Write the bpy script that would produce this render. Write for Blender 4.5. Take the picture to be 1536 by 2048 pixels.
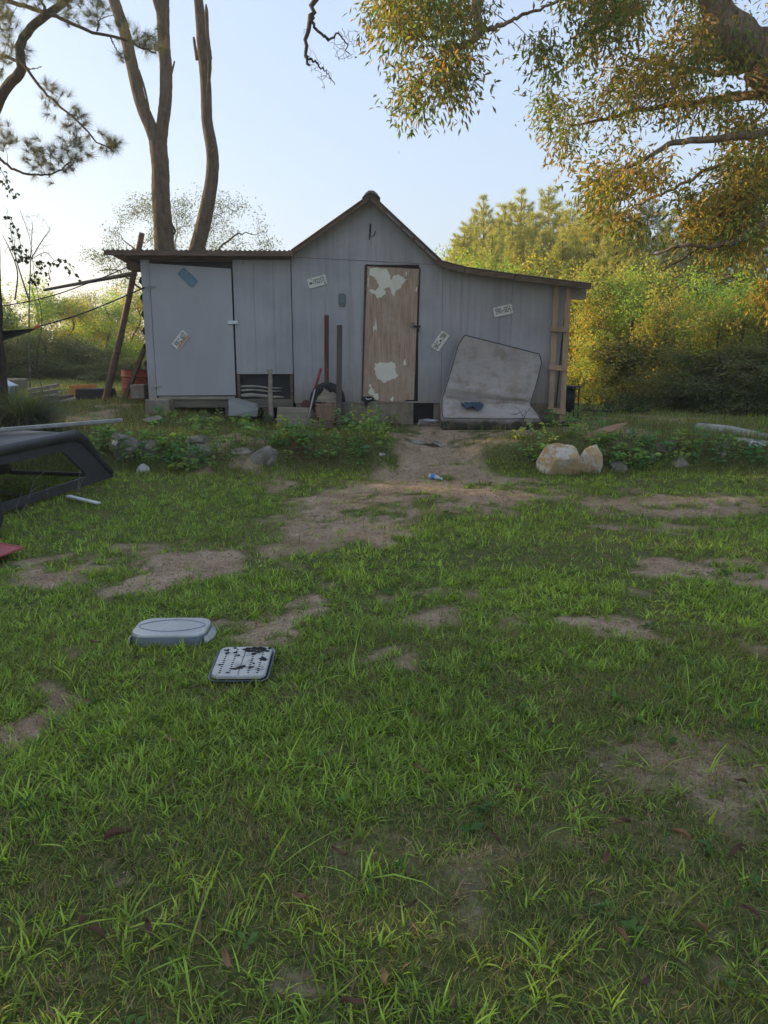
import bpy, math, random
import numpy as np
from mathutils import Vector, Matrix

for _o in list(bpy.data.objects):
    bpy.data.objects.remove(_o)
SC = bpy.context.scene
COL = SC.collection
R = math.radians
rng = np.random.default_rng(7)
random.seed(7)

# ------------------------------------------------------------------ camera, sky, sun, exposure
EYE = 1.6
FPX = 1518.0                       # focal length in photograph pixels (1536 x 2048)
PITCH = math.atan(324 / FPX)       # the horizon lies at row 700
cam_d = bpy.data.cameras.new('camera')
cam = bpy.data.objects.new('camera', cam_d)
COL.objects.link(cam)
cam_d.sensor_fit = 'VERTICAL'
cam_d.sensor_height = 24.0
cam_d.lens = FPX / 2048 * 24.0
cam_d.clip_end = 2000
cam_d.clip_start = 0.05
cam.location = (0, 0, EYE)
cam.rotation_euler = (math.pi / 2 - PITCH, 0, 0)
SC.camera = cam

SUN_AZ = R(-72)                    # measured from +Y towards +X
SUN_EL = R(11)
world = bpy.data.worlds.new('World')
SC.world = world
world.use_nodes = True
wn = world.node_tree.nodes
wl = world.node_tree.links
wn.clear()
sky = wn.new('ShaderNodeTexSky')
sky.sky_type = 'NISHITA'
sky.sun_disc = False
sky.sun_elevation = SUN_EL
sky.sun_rotation = SUN_AZ
sky.altitude = 200
sky.air_density = 1.25
sky.dust_density = 2.6
sky.ozone_density = 2.0
bg = wn.new('ShaderNodeBackground')
bg.inputs['Strength'].default_value = 0.15
hz_ = wn.new('ShaderNodeMix'); hz_.data_type = 'RGBA'            # even pale haze colour mixed over the whole sky, added for more fill light
hz_.inputs[0].default_value = 0.70
hz_.inputs[7].default_value = (1.75, 2.12, 2.85, 1)
wo = wn.new('ShaderNodeOutputWorld')
wl.new(sky.outputs[0], hz_.inputs[6]); wl.new(hz_.outputs[2], bg.inputs[0])
wl.new(bg.outputs[0], wo.inputs[0])

sun_d = bpy.data.lights.new('sun', 'SUN')
sun_d.energy = 5.0
sun_d.angle = R(0.6)
sun_d.color = (1.0, 0.77, 0.42)
sun = bpy.data.objects.new('sun', sun_d)
COL.objects.link(sun)
sdir = Vector((math.sin(SUN_AZ) * math.cos(SUN_EL), math.cos(SUN_AZ) * math.cos(SUN_EL), math.sin(SUN_EL)))
sun.rotation_euler = (-sdir).to_track_quat('-Z', 'Y').to_euler()
sun.location = (-30, 20, 15)

vs = SC.view_settings
vs.view_transform = 'Standard'
vs.look = 'None'
vs.exposure = 1.30
vs.gamma = 1.0
vs.use_curve_mapping = False
SC.render.engine = 'CYCLES'
SC.cycles.max_bounces = 7
SC.cycles.transparent_max_bounces = 10
SC.cycles.use_denoising = True

# ------------------------------------------------------------------ measuring helpers
CP, SP = math.cos(PITCH), math.sin(PITCH)
def ray(px, py):
    u = (px - 768) / FPX
    v = (1024 - py) / FPX
    return Vector((u, v * SP + CP, v * CP - SP))
def at(px, py, Y):
    """real position of a point seen at (px,py) that stands Y metres ahead"""
    d = ray(px, py)
    return Vector((0, 0, EYE)) + d * (Y / d.y)
def sstep(a, b, x):
    t = np.clip((x - a) / (b - a), 0, 1)
    return t * t * (3 - 2 * t)

_tab = np.random.default_rng(3).random((256, 256))
def vnoise(x, y, s=1.0, seed=0):
    x = np.asarray(x, float) / s + seed * 17.31
    y = np.asarray(y, float) / s + seed * 9.77
    xi = np.floor(x).astype(int); yi = np.floor(y).astype(int)
    fx = x - xi; fy = y - yi
    fx = fx * fx * (3 - 2 * fx); fy = fy * fy * (3 - 2 * fy)
    a = _tab[xi & 255, yi & 255]; b = _tab[(xi + 1) & 255, yi & 255]
    c = _tab[xi & 255, (yi + 1) & 255]; d = _tab[(xi + 1) & 255, (yi + 1) & 255]
    return (a * (1 - fx) + b * fx) * (1 - fy) + (c * (1 - fx) + d * fx) * fy
def fbm(x, y, s=1.0, seed=0, o=3):
    t = 0; w = 0; a = 1.0
    for k in range(o):
        t = t + a * vnoise(x, y, s / 2 ** k, seed + k); w += a; a *= 0.5
    return t / w

def H(x, y):
    """ground height"""
    x = np.asarray(x, float); y = np.asarray(y, float)
    bank = sstep(0, 1, (y - 9.95 - 0.25 * (vnoise(x, x * 0, 1.3, 5) - 0.5)) / 0.62)
    path = np.exp(-((x - 0.85) / 0.62) ** 2)
    ramp = sstep(9.2, 12.0, y)
    w = bank * (1 - path) + ramp * path
    h = 0.40 * w
    h = h + 0.34 * sstep(-1.0, -4.2, x) * sstep(10.6, 13.4, y)
    h = h + (fbm(x, y, 1.1, 2) - 0.5) * 0.06 + (fbm(x, y, 0.22, 9, 2) - 0.5) * 0.018
    h = h - 0.02 * sstep(6, 14, x) * np.clip(y - 12, 0, 10)
    h = h + 0.5 * sstep(35, 90, y)
    return h
def Hf(x, y):
    return float(H(np.array([x]), np.array([y]))[0])
def G(px, py):
    """where the sight line through (px,py) meets the ground"""
    d = ray(px, py)
    t = np.arange(1.0, 60, 0.01)
    hit = np.nonzero(EYE + d.z * t <= H(d.x * t, d.y * t))[0]
    k = t[hit[0]] if len(hit) else 60.0
    return Vector((d.x * k, d.y * k, EYE + d.z * k))

# ------------------------------------------------------------------ mesh helpers
def new_mesh(name, V, F, tint=None, smooth=False, extra=None):
    me = bpy.data.meshes.new(name)
    V = np.asarray(V, np.float32)
    groups = [np.asarray(f, np.int32) for f in F if len(f)]
    loops = np.concatenate([g.ravel() for g in groups])
    sizes = np.concatenate([np.full(len(g), g.shape[1], np.int32) for g in groups])
    starts = np.concatenate([[0], np.cumsum(sizes)[:-1]]).astype(np.int32)
    me.vertices.add(len(V)); me.vertices.foreach_set('co', V.ravel())
    me.loops.add(len(loops)); me.loops.foreach_set('vertex_index', loops)
    me.polygons.add(len(sizes)); me.polygons.foreach_set('loop_start', starts)
    me.polygons.foreach_set('loop_total', sizes)
    me.polygons.foreach_set('use_smooth', np.full(len(sizes), bool(smooth)))
    me.update(calc_edges=True)
    me.validate()
    if tint is not None:
        t = np.ones((len(V), 4), np.float32); t[:, :3] = tint
        a = me.attributes.new('tint', 'FLOAT_COLOR', 'POINT'); a.data.foreach_set('color', t.ravel())
    for k, arr in (extra or {}).items():
        a = me.attributes.new(k, 'FLOAT', 'POINT'); a.data.foreach_set('value', np.asarray(arr, np.float32))
    return me

class MB:
    """collects shapes, builds ONE mesh object"""
    def __init__(self):
        self.V = []; self.F = {}; self.T = []; self.n = 0
    def add(self, V, F, tint=None):
        V = np.asarray(V, float).reshape(-1, 3)
        for f in F:
            f = np.asarray(f, int)
            if f.size:
                self.F.setdefault(f.shape[1], []).append(f + self.n)
        self.V.append(V); self.n += len(V)
        if tint is not None:
            t = np.asarray(tint, float)
            self.T.append(np.broadcast_to(t, (len(V), 3)))
        return self
    def poly(self, V, faces):
        for f in faces:
            self.F.setdefault(len(f), []).append(np.array([f]) + self.n)
        V = np.asarray(V, float).reshape(-1, 3)
        self.V.append(V); self.n += len(V)
        return self
    def box(self, c, s, rot=None, taper=1.0):
        x, y, z = np.array(s) / 2
        t = taper
        V = np.array([(-x, -y, -z), (x, -y, -z), (x, y, -z), (-x, y, -z), (-x * t, -y * t, z), (x * t, -y * t, z), (x * t, y * t, z), (-x * t, y * t, z)])
        if rot is not None:
            V = V @ np.array(rot.to_3x3()).T
        V = V + np.array(c)
        return self.add(V, [[(0, 3, 2, 1), (4, 5, 6, 7), (0, 1, 5, 4), (1, 2, 6, 5), (2, 3, 7, 6), (3, 0, 4, 7)]])
    def bar(self, a, b, w, h, up=(0, 0, 1)):
        a = Vector(a); b = Vector(b); d = (b - a); L = d.length; d.normalize()
        upv = Vector(up); sx = d.cross(upv)
        if sx.length < 1e-4: sx = d.cross(Vector((1, 0, 0)))
        sx.normalize(); uz = sx.cross(d)
        m = Matrix((sx, d, uz)).transposed()
        return self.box((a + b) / 2, (w, L, h), m)
    def tube(self, pts, rad, n=8, cap=True, jit=0.0, tint=None):
        P = np.asarray([tuple(p) for p in pts], float); m = len(P)
        rad = np.broadcast_to(np.asarray(rad, float), (m,))
        T = np.gradient(P, axis=0); T /= np.linalg.norm(T, axis=1)[:, None] + 1e-12
        ref = np.array([0, 0, 1.0]) if abs(T[0][2]) < 0.9 else np.array([1.0, 0, 0])
        N = np.zeros_like(P); 
        for i in range(m):
            v = ref - T[i] * np.dot(ref, T[i]); v /= np.linalg.norm(v) + 1e-12
            N[i] = v; ref = v
        B = np.cross(T, N)
        a = np.linspace(0, 2 * np.pi, n, endpoint=False)
        rr = rad[:, None] * np.ones((1, n))
        if jit: rr = rr * (1 + jit * 1.6 * (fbm(np.arange(n)[None, :] * 0.8 + m, np.arange(m)[:, None] * 0.33 + n, 1.0, 5, 2) - 0.5) + jit * .25 * (rng.random((m, n)) - .5))
        V = P[:, None] + rr[..., None] * (np.cos(a)[None, :, None] * N[:, None] + np.sin(a)[None, :, None] * B[:, None])
        V = V.reshape(-1, 3)
        i, j = np.meshgrid(np.arange(m - 1), np.arange(n), indexing='ij')
        j2 = (j + 1) % n
        Q = np.stack([i * n + j, i * n + j2, (i + 1) * n + j2, (i + 1) * n + j], -1).reshape(-1, 4)
        self.add(V, [Q], tint)
        if cap and n > 2:
            self.F.setdefault(n, []).append(np.array([np.arange(n)[::-1]]) + self.n - len(V))
            self.F.setdefault(n, []).append(np.array([np.arange(n)]) + self.n - n)
        return self
    def mesh(self, name, smooth=False):
        F = [np.concatenate(v) for v in self.F.values()]
        T = np.concatenate(self.T) if self.T and sum(len(t) for t in self.T) == self.n else None
        return new_mesh(name, np.concatenate(self.V), F, T, smooth)
    def build(self, name, mat, parent=None, smooth=False, bevel=0.0, loc=None):
        return obj(name, self.mesh(name, smooth), mat, parent, bevel, loc)

def obj(name, me, mat, parent=None, bevel=0.0, loc=None):
    o = bpy.data.objects.new(name, me)
    COL.objects.link(o)
    if mat is not None and not me.materials:
        me.materials.append(mat)
    if loc is not None:
        o.location = loc
    if parent is not None:
        o.parent = parent
        if loc is None:
            bpy_l = Vector(parent.location)
            o.matrix_parent_inverse = (Matrix.Translation(bpy_l) @ parent.rotation_euler.to_matrix().to_4x4()).inverted() if not parent.get('local') else Matrix()
    if name in ('branch', 'leaf_cluster', 'blade_tuft'):
        o['kind'] = 'stuff'
    if bevel:
        b = o.modifiers.new('bevel', 'BEVEL'); b.width = bevel; b.segments = 2; b.limit_method = 'ANGLE'
    return o
def tag(o, label, cat, group=None, kind=None):
    if label: o['label'] = label
    if cat: o['category'] = cat
    if group: o['group'] = group
    if kind: o['kind'] = kind
    return o
def thing(name, label, cat, loc=(0, 0, 0), group=None, local=False):
    e = bpy.data.objects.new(name, None)
    COL.objects.link(e)
    e.location = loc
    e.empty_display_size = 0.1
    if local: e['local'] = 1
    return tag(e, label, cat, group)

def bez(pts, n):
    """smooth curve through the points"""
    P = np.asarray([tuple(p) for p in pts], float)
    if len(P) < 3:
        t = np.linspace(0, 1, n)[:, None]
        return P[0] * (1 - t) + P[-1] * t
    Q = np.vstack([2 * P[0] - P[1], P, 2 * P[-1] - P[-2]])
    t = np.linspace(0, len(P) - 1 - 1e-6, n); i = t.astype(int); f = (t - i)[:, None]
    a, b, c, d = Q[i], Q[i + 1], Q[i + 2], Q[i + 3]
    return 0.5 * (2 * b + (c - a) * f + (2 * a - 5 * b + 4 * c - d) * f ** 2 + (3 * b - a - 3 * c + d) * f ** 3)

# ------------------------------------------------------------------ materials
def node_mat(name):
    m = bpy.data.materials.new(name); m.use_nodes = True
    nt = m.node_tree; nt.nodes.clear()
    out = nt.nodes.new('ShaderNodeOutputMaterial')
    return m, nt, nt.nodes, nt.links, out
def ramp(nt, stops):
    r = nt.nodes.new('ShaderNodeValToRGB')
    el = r.color_ramp.elements
    while len(el) < len(stops): el.new(0.5)
    for e, (p, c) in zip(el, stops):
        e.position = p; e.color = (*c, 1) if len(c) == 3 else c
    return r
def noise(nt, scale, detail=4, rough=0.55, vec=None, dist=0.0):
    n = nt.nodes.new('ShaderNodeTexNoise')
    n.inputs['Scale'].default_value = scale; n.inputs['Detail'].default_value = detail
    n.inputs['Roughness'].default_value = rough; n.inputs['Distortion'].default_value = dist
    if vec is not None: nt.links.new(vec, n.inputs['Vector'])
    return n
def mapped(nt, scale=(1, 1, 1), coord='Object'):
    tc = nt.nodes.new('ShaderNodeTexCoord'); mp = nt.nodes.new('ShaderNodeMapping')
    mp.inputs['Scale'].default_value = scale
    nt.links.new(tc.outputs[coord], mp.inputs['Vector'])
    return mp.outputs[0]
def mixc(nt, fac, a, b, mode='MIX'):
    m = nt.nodes.new('ShaderNodeMix'); m.data_type = 'RGBA'; m.blend_type = mode
    for s, v in ((m.inputs[0], fac), (m.inputs[6], a), (m.inputs[7], b)):
        if isinstance(v, (int, float)): s.default_value = v
        elif isinstance(v, tuple): s.default_value = (*v, 1) if len(v) == 3 else v
        else: nt.links.new(v, s)
    return m.outputs[2]
def stained(name, c1, c2, scale=(3, 3, 3), rough=0.8, bump=0.3, bscale=30, dirt=None, metal=0.0, c3=None, spec=0.3, bdist=0.004, dirt_rng=(0.52, 0.68), c3s=11, c3r=(.55, .66)):
    """two-tone noise surface with fine bump and optional blotches of dirt"""
    m, nt, N, L, out = node_mat(name)
    v = mapped(nt, scale)
    n1 = noise(nt, 1.0, 6, 0.6, v)
    r = ramp(nt, [(0.3, c1), (0.7, c2)])
    L.new(n1.outputs[0], r.inputs[0])
    col = r.outputs[0]
    v2 = mapped(nt)
    if dirt is not None:
        n2 = noise(nt, 2.3, 8, 0.68, v2)
        r2 = ramp(nt, [(dirt_rng[0], (0, 0, 0)), (dirt_rng[1], (1, 1, 1))])
        L.new(n2.outputs[0], r2.inputs[0])
        col = mixc(nt, r2.outputs[0], col, dirt)
    if c3 is not None:
        n4 = noise(nt, c3s, 6, 0.7, v2)
        r4 = ramp(nt, [(c3r[0], (0, 0, 0)), (c3r[1], (1, 1, 1))])
        L.new(n4.outputs[0], r4.inputs[0])
        col = mixc(nt, r4.outputs[0], col, c3)
    p = N.new('ShaderNodeBsdfPrincipled')
    L.new(col, p.inputs['Base Color'])
    p.inputs['Roughness'].default_value = rough
    p.inputs['Metallic'].default_value = metal
    p.inputs['Specular IOR Level'].default_value = spec
    if bump:
        n3 = noise(nt, bscale, 6, 0.6, v2)
        b = N.new('ShaderNodeBump'); b.inputs['Strength'].default_value = bump; b.inputs['Distance'].default_value = bdist
        L.new(n3.outputs[0], b.inputs['Height']); L.new(b.outputs[0], p.inputs['Normal'])
    L.new(p.outputs[0], out.inputs[0])
    return m
def foliage_mat(name, transl=0.35, rough=0.55, tr_tint=(1.25, 1.15, 0.45)):
    m, nt, N, L, out = node_mat(name)
    a = N.new('ShaderNodeAttribute'); a.attribute_name = 'tint'
    p = N.new('ShaderNodeBsdfPrincipled')
    p.inputs['Roughness'].default_value = rough
    p.inputs['Specular IOR Level'].default_value = 0.35
    L.new(a.outputs['Color'], p.inputs['Base Color'])
    t = N.new('ShaderNodeBsdfTranslucent')
    L.new(mixc(nt, 1.0, a.outputs['Color'], tr_tint, 'MULTIPLY'), t.inputs['Color'])
    mx = N.new('ShaderNodeMixShader'); mx.inputs[0].default_value = transl
    L.new(p.outputs[0], mx.inputs[1]); L.new(t.outputs[0], mx.inputs[2])
    L.new(mx.outputs[0], out.inputs[0])
    return m
def wood_mat(name, c1, c2, stretch=(30, 30, 1.5), rough=0.85, dirt=None):
    m, nt, N, L, out = node_mat(name)
    v = mapped(nt, stretch)
    n1 = noise(nt, 1.0, 8, 0.65, v, 0.6)
    r = ramp(nt, [(0.28, c1), (0.72, c2)])
    L.new(n1.outputs[0], r.inputs[0])
    col = r.outputs[0]
    if dirt is not None:
        n2 = noise(nt, 2.0, 7, 0.65, mapped(nt))
        r2 = ramp(nt, [(0.5, (0, 0, 0)), (0.66, (1, 1, 1))])
        L.new(n2.outputs[0], r2.inputs[0])
        col = mixc(nt, r2.outputs[0], col, dirt)
    p = N.new('ShaderNodeBsdfPrincipled'); p.inputs['Roughness'].default_value = rough
    p.inputs['Specular IOR Level'].default_value = 0.25
    L.new(col, p.inputs['Base Color'])
    b = N.new('ShaderNodeBump'); b.inputs['Strength'].default_value = 0.5; b.inputs['Distance'].default_value = 0.004
    L.new(n1.outputs[0], b.inputs['Height']); L.new(b.outputs[0], p.inputs['Normal'])
    L.new(p.outputs[0], out.inputs[0])
    return m
def bark_mat(name, c1, c2, scale=(14, 14, 3)):
    m, nt, N, L, out = node_mat(name)
    v = mapped(nt, scale)
    vo = N.new('ShaderNodeTexVoronoi'); vo.inputs['Scale'].default_value = 1.0
    n1 = noise(nt, 1.2, 7, 0.7, v, 0.5)
    L.new(mixc(nt, 0.35, v, n1.outputs['Color']), vo.inputs['Vector'])
    r = ramp(nt, [(0.36, c1), (0.62, c2)])
    L.new(n1.outputs[0], r.inputs[0])
    p = N.new('ShaderNodeBsdfPrincipled'); p.inputs['Roughness'].default_value = 0.95
    p.inputs['Specular IOR Level'].default_value = 0.15
    L.new(r.outputs[0], p.inputs['Base Color'])
    b = N.new('ShaderNodeBump'); b.inputs['Strength'].default_value = 1.0; b.inputs['Distance'].default_value = 0.06
    ad = N.new('ShaderNodeMath'); ad.operation = 'ADD'
    L.new(n1.outputs[0], ad.inputs[0]); L.new(vo.outputs['Distance'], ad.inputs[1])
    L.new(ad.outputs[0], b.inputs['Height']); L.new(b.outputs[0], p.inputs['Normal'])
    L.new(p.outputs[0], out.inputs[0])
    return m
def plain(name, c, rough=0.6, metal=0.0, var=0.12, scale=8):
    c = np.array(c)
    return stained(name, tuple(c * (1 - var)), tuple(np.minimum(c * (1 + var), 1)), (scale,) * 3, rough, 0.15, 60, metal=metal)

M = {}
M['grass'] = foliage_mat('grass_blades', 0.45, 0.45, (1.25, 1.35, 0.6))
M['leaf'] = foliage_mat('leaves', 0.45, 0.5, (1.35, 1.25, 0.45))
M['needle'] = foliage_mat('needles', 0.30, 0.55, (1.2, 1.1, 0.5))
M['litter'] = foliage_mat('litter', 0.08, 0.85, (1, 1, 1))
M['bark_pine'] = bark_mat('pine_bark', (0.018, 0.014, 0.011), (0.088, 0.066, 0.053), (9, 9, 2.6))
M['bark_oak'] = bark_mat('oak_bark', (0.13, 0.09, 0.06), (0.36, 0.26, 0.17), (12, 12, 5))
M['bark_thin'] = bark_mat('twig_bark', (0.06, 0.05, 0.04), (0.14, 0.12, 0.10), (30, 30, 10))
M['twig_grey'] = bark_mat('dead_twig', (0.14, 0.13, 0.12), (0.30, 0.28, 0.25), (30, 30, 10))
# ------------------------------------------------------------------ ground
def axis(lo, hi, segs):
    out = [lo]
    for end, step in segs:
        n = max(1, int(round((end - out[-1]) / step)))
        out += list(np.linspace(out[-1], end, n + 1)[1:])
    return np.array(out)
# bare patches: centre and half sizes in photograph pixels -> ellipses in metres on the ground
_PATCH = [(190, 1150, 300, 44, 1.0), (330, 1120, 150, 30, .8), (690, 1040, 160, 75, .95), (880, 965, 180, 72, 1.0), (600, 1100, 110, 28, .6), (880, 900, 110, 50, 1.0), (760, 1085, 60, 30, .8),
          (600, 1225, 90, 34, 1.0), (520, 1270, 110, 46, 1.0), (650, 1180, 70, 14, .5), (1400, 1140, 150, 34, 1.0), (1250, 1250, 150, 26, .9),
          (1350, 1010, 260, 26, .75), (1060, 985, 130, 26, .8), (1420, 1730, 130, 50, .4), (1340, 1800, 80, 60, .4), (1480, 1960, 110, 60, .4), (50, 1440, 90, 62, .9),
          (20, 1525, 60, 22, .9), (400, 1415, 70, 22, .8), (860, 1320, 60, 20, .7), (120, 1330, 50, 24, .6), (960, 870, 160, 26, .9), (1210, 865, 120, 26, .6),
          (200, 1790, 50, 40, .5), (1120, 1590, 110, 40, .45), (1200, 1680, 150, 60, .45), (950, 1780, 160, 80, .35), (700, 1690, 140, 70, .3), (90, 1760, 60, 40, .4),
          (1000, 1270, 60, 20, .5), (1500, 1300, 60, 40, .6), (700, 1960, 60, 30, .5), (1320, 840, 150, 12, .35), (830, 1195, 50, 14, .4), (930, 1190, 40, 16, .6)]
PATCH = []
for (cx, cy, rx, ry, st) in _PATCH:
    c = G(cx, cy); e = G(cx + rx, cy); n_ = G(cx, cy - ry); s_ = G(cx, cy + ry)
    PATCH.append((c.x, (n_.y + s_.y) / 2, max(0.06, abs(e.x - c.x)), max(0.05, abs(n_.y - s_.y) / 2), st))
def bare(x, y):
    """0 grass .. 1 bare soil"""
    b = np.zeros_like(x)
    wx = x + (fbm(x, y, 0.5, 11) - 0.5) * 0.7 + (fbm(x, y, 0.12, 13, 2) - .5) * .25
    wy = y + (fbm(x, y, 0.5, 21) - 0.5) * 0.7 + (fbm(x, y, 0.12, 23, 2) - .5) * .25
    for (cx, cy, rx, ry, st) in PATCH:
        d = ((wx - cx) / rx) ** 2 + ((wy - cy) / ry) ** 2
        b = np.maximum(b, st * sstep(1.15, 0.25, d))
    b = np.maximum(b, 0.6 * sstep(0.68, 0.80, fbm(x, y, 0.85, 31)))
    brk = .7 * fbm(x, y, .34, 35, 3) + .3 * vnoise(x, y, .07, 39)
    return np.clip(b * sstep(.22, .62, brk) * 1.15, 0, 1)
xs = axis(-260, 260, [(-40, 12), (-14, 0.8), (-7, 0.2), (7, 0.06), (14, 0.2), (40, 0.8), (260, 12)])
ys = axis(-60, 400, [(-4, 6), (0.6, 0.3), (4.5, 0.045), (13.2, 0.07), (22, 0.25), (60, 1.0), (400, 14)])
gx, gy = np.meshgrid(xs, ys, indexing='xy')
nx, ny = len(xs), len(ys)
gz = H(gx.ravel(), gy.ravel())
gb = bare(gx.ravel(), gy.ravel())
gz = gz + (fbm(gx.ravel(), gy.ravel(), 0.09, 41, 2) - 0.5) * 0.016 * (np.abs(gy.ravel()) < 14)
i, j = np.meshgrid(np.arange(ny - 1), np.arange(nx - 1), indexing='ij')
Q = np.stack([i * nx + j, i * nx + j + 1, (i + 1) * nx + j + 1, (i + 1) * nx + j], -1).reshape(-1, 4)
gme = new_mesh('ground', np.stack([gx.ravel(), gy.ravel(), gz], -1), [Q], smooth=True, extra={'bare': gb})

m, nt, N, L, out = node_mat('soil_and_thatch')
a = N.new('ShaderNodeAttribute'); a.attribute_name = 'bare'
v = mapped(nt)
n1 = noise(nt, 3.0, 8, 0.65, v)
n2 = noise(nt, 42.0, 6, 0.7, v)
n3 = noise(nt, 160.0, 4, 0.7, v)
soil = ramp(nt, [(0.25, (0.21, 0.14, 0.095)), (0.48, (0.54, 0.39, 0.27)), (0.72, (0.82, 0.65, 0.48))])
L.new(mixc(nt, 0.45, n1.outputs[0], n2.outputs[0]), soil.inputs[0])
redd = mixc(nt, 0.28, soil.outputs[0], (0.25, 0.11, 0.065))
n5 = noise(nt, 1.1, 5, 0.6, v)
r5 = ramp(nt, [(0.5, (0, 0, 0)), (0.7, (1, 1, 1))]); L.new(n5.outputs[0], r5.inputs[0])
soilc = mixc(nt, r5.outputs[0], soil.outputs[0], redd)
crumb = ramp(nt, [(0.40, (0.22, 0.18, 0.16)), (0.52, (1, 1, 1))]); L.new(mixc(nt, 0.5, n3.outputs[0], noise(nt, 75.0, 5, 0.7, v).outputs[0]), crumb.inputs[0])
soilc = mixc(nt, 0.65, soilc, crumb.outputs[0], 'MULTIPLY')
thatch = ramp(nt, [(0.3, (0.05, 0.062, 0.022)), (0.55, (0.15, 0.165, 0.055)), (0.78, (0.36, 0.27, 0.14))])
L.new(n2.outputs[0], thatch.inputs[0])
rb = ramp(nt, [(0.12, (0, 0, 0)), (0.75, (1, 1, 1))]); L.new(a.outputs['Fac'], rb.inputs[0])
p = N.new('ShaderNodeBsdfPrincipled'); p.inputs['Roughness'].default_value = 0.95; p.inputs['Specular IOR Level'].default_value = 0.1
L.new(mixc(nt, rb.outputs[0], thatch.outputs[0], soilc), p.inputs['Base Color'])
bm_ = N.new('ShaderNodeBump'); bm_.inputs['Strength'].default_value = 0.8; bm_.inputs['Distance'].default_value = 0.035
ad = N.new('ShaderNodeMath'); ad.operation = 'ADD'
L.new(n2.outputs[0], ad.inputs[0]); L.new(n3.outputs[0], ad.inputs[1])
L.new(ad.outputs[0], bm_.inputs['Height']); L.new(bm_.outputs[0], p.inputs['Normal'])
L.new(p.outputs[0], out.inputs[0])
ground = obj('ground', gme, m)
tag(ground, 'patchy brown soil and thatch of the yard', 'ground', kind='structure')

# ------------------------------------------------------------------ the shed
HY = 12.6
def PX(px, py=650): return at(px, py, HY).x
def PZ(py): return at(768, py, HY).z
M['siding'] = None
def siding_mat():
    m, nt, N, L, out = node_mat('grey_blue_painted_plywood')
    v = mapped(nt, (16, 16, 1.0)); v0 = mapped(nt)
    n1 = noise(nt, 1.0, 6, 0.6, v)
    r = ramp(nt, [(0.25, (0.355, 0.345, 0.36)), (0.75, (0.42, 0.405, 0.42))]); L.new(n1.outputs[0], r.inputs[0])
    n2 = noise(nt, 1.4, 6, 0.6, v0)
    r2 = ramp(nt, [(0.35, (0.84, 0.85, 0.86)), (0.65, (1.06, 1.05, 1.04))]); L.new(n2.outputs[0], r2.inputs[0])
    col = mixc(nt, 1.0, r.outputs[0], r2.outputs[0], 'MULTIPLY')
    # brown splash-back dirt along the foot of the wall
    tc = N.new('ShaderNodeTexCoord'); sp = N.new('ShaderNodeSeparateXYZ'); L.new(tc.outputs['Object'], sp.inputs[0])
    n3 = noise(nt, 3.0, 7, 0.7, mapped(nt, (5, 5, 1)))
    mr = N.new('ShaderNodeMapRange'); mr.inputs[1].default_value = 1.6; mr.inputs[2].default_value = 0.6; L.new(sp.outputs[2], mr.inputs[0])
    mu = N.new('ShaderNodeMath'); mu.operation = 'MULTIPLY'; L.new(mr.outputs[0], mu.inputs[0]); L.new(n3.outputs[0], mu.inputs[1])
    r3 = ramp(nt, [(0.12, (0, 0, 0)), (0.62, (1, 1, 1))]); L.new(mu.outputs[0], r3.inputs[0])
    col = mixc(nt, r3.outputs[0], col, (0.28, 0.22, 0.15))
    # faint run-off streaks below the eaves and joints
    n6 = noise(nt, 1.0, 5, 0.7, mapped(nt, (9, 9, .35)))
    r6_ = ramp(nt, [(0.52, (0, 0, 0)), (0.74, (.55, .55, .55))]); L.new(n6.outputs[0], r6_.inputs[0])
    col = mixc(nt, r6_.outputs[0], col, (0.23, 0.205, 0.19))
    # rows of nail heads
    vn = N.new('ShaderNodeTexVoronoi'); vn.inputs['Scale'].default_value = 1.0; vn.inputs['Randomness'].default_value = .12; L.new(mapped(nt, (2.46, 1, 3.3)), vn.inputs['Vector'])
    rn = ramp(nt, [(0.016, (1, 1, 1)), (0.024, (0, 0, 0))]); L.new(vn.outputs['Distance'], rn.inputs[0])
    col = mixc(nt, rn.outputs[0], col, (0.10, 0.07, 0.055))
    # small scuffs and nail rust
    vo = N.new('ShaderNodeTexVoronoi'); vo.inputs['Scale'].default_value = 2.6; L.new(v0, vo.inputs['Vector'])
    r4 = ramp(nt, [(0.02, (1, 1, 1)), (0.05, (0, 0, 0))]); L.new(vo.outputs['Distance'], r4.inputs[0])
    col = mixc(nt, r4.outputs[0], col, (0.22, 0.2, 0.2))
    p = N.new('ShaderNodeBsdfPrincipled'); p.inputs['Roughness'].default_value = 0.62; p.inputs['Specular IOR Level'].default_value = 0.3
    L.new(col, p.inputs['Base Color'])
    b = N.new('ShaderNodeBump'); b.inputs['Strength'].default_value = 0.35; b.inputs['Distance'].default_value = 0.004
    L.new(n1.outputs[0], b.inputs['Height']); L.new(b.outputs[0], p.inputs['Normal'])
    L.new(p.outputs[0], out.inputs[0])
    return m
M['siding'] = siding_mat()
M['skirt'] = stained('stained_skirt_board', (0.18, 0.14, 0.10), (0.32, 0.26, 0.19), (8, 8, 2), 0.9, 0.4, 40, dirt=(0.10, 0.09, 0.06))
M['brownwood'] = wood_mat('dark_brown_wood', (0.085, 0.055, 0.04), (0.19, 0.13, 0.095), (4, 4, 25))
M['greywood'] = wood_mat('weathered_grey_wood', (0.16, 0.135, 0.105), (0.38, 0.32, 0.255), (3, 25, 25))
M['lumber'] = wood_mat('bare_lumber', (0.30, 0.20, 0.13), (0.50, 0.36, 0.24), (25, 25, 2.5), dirt=(0.27, 0.19, 0.13))
M['ply'] = wood_mat('bare_brown_plywood', (0.22, 0.14, 0.10), (0.57, 0.42, 0.31), (55, 55, 2.2), dirt=(0.44, 0.345, 0.275))
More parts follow.
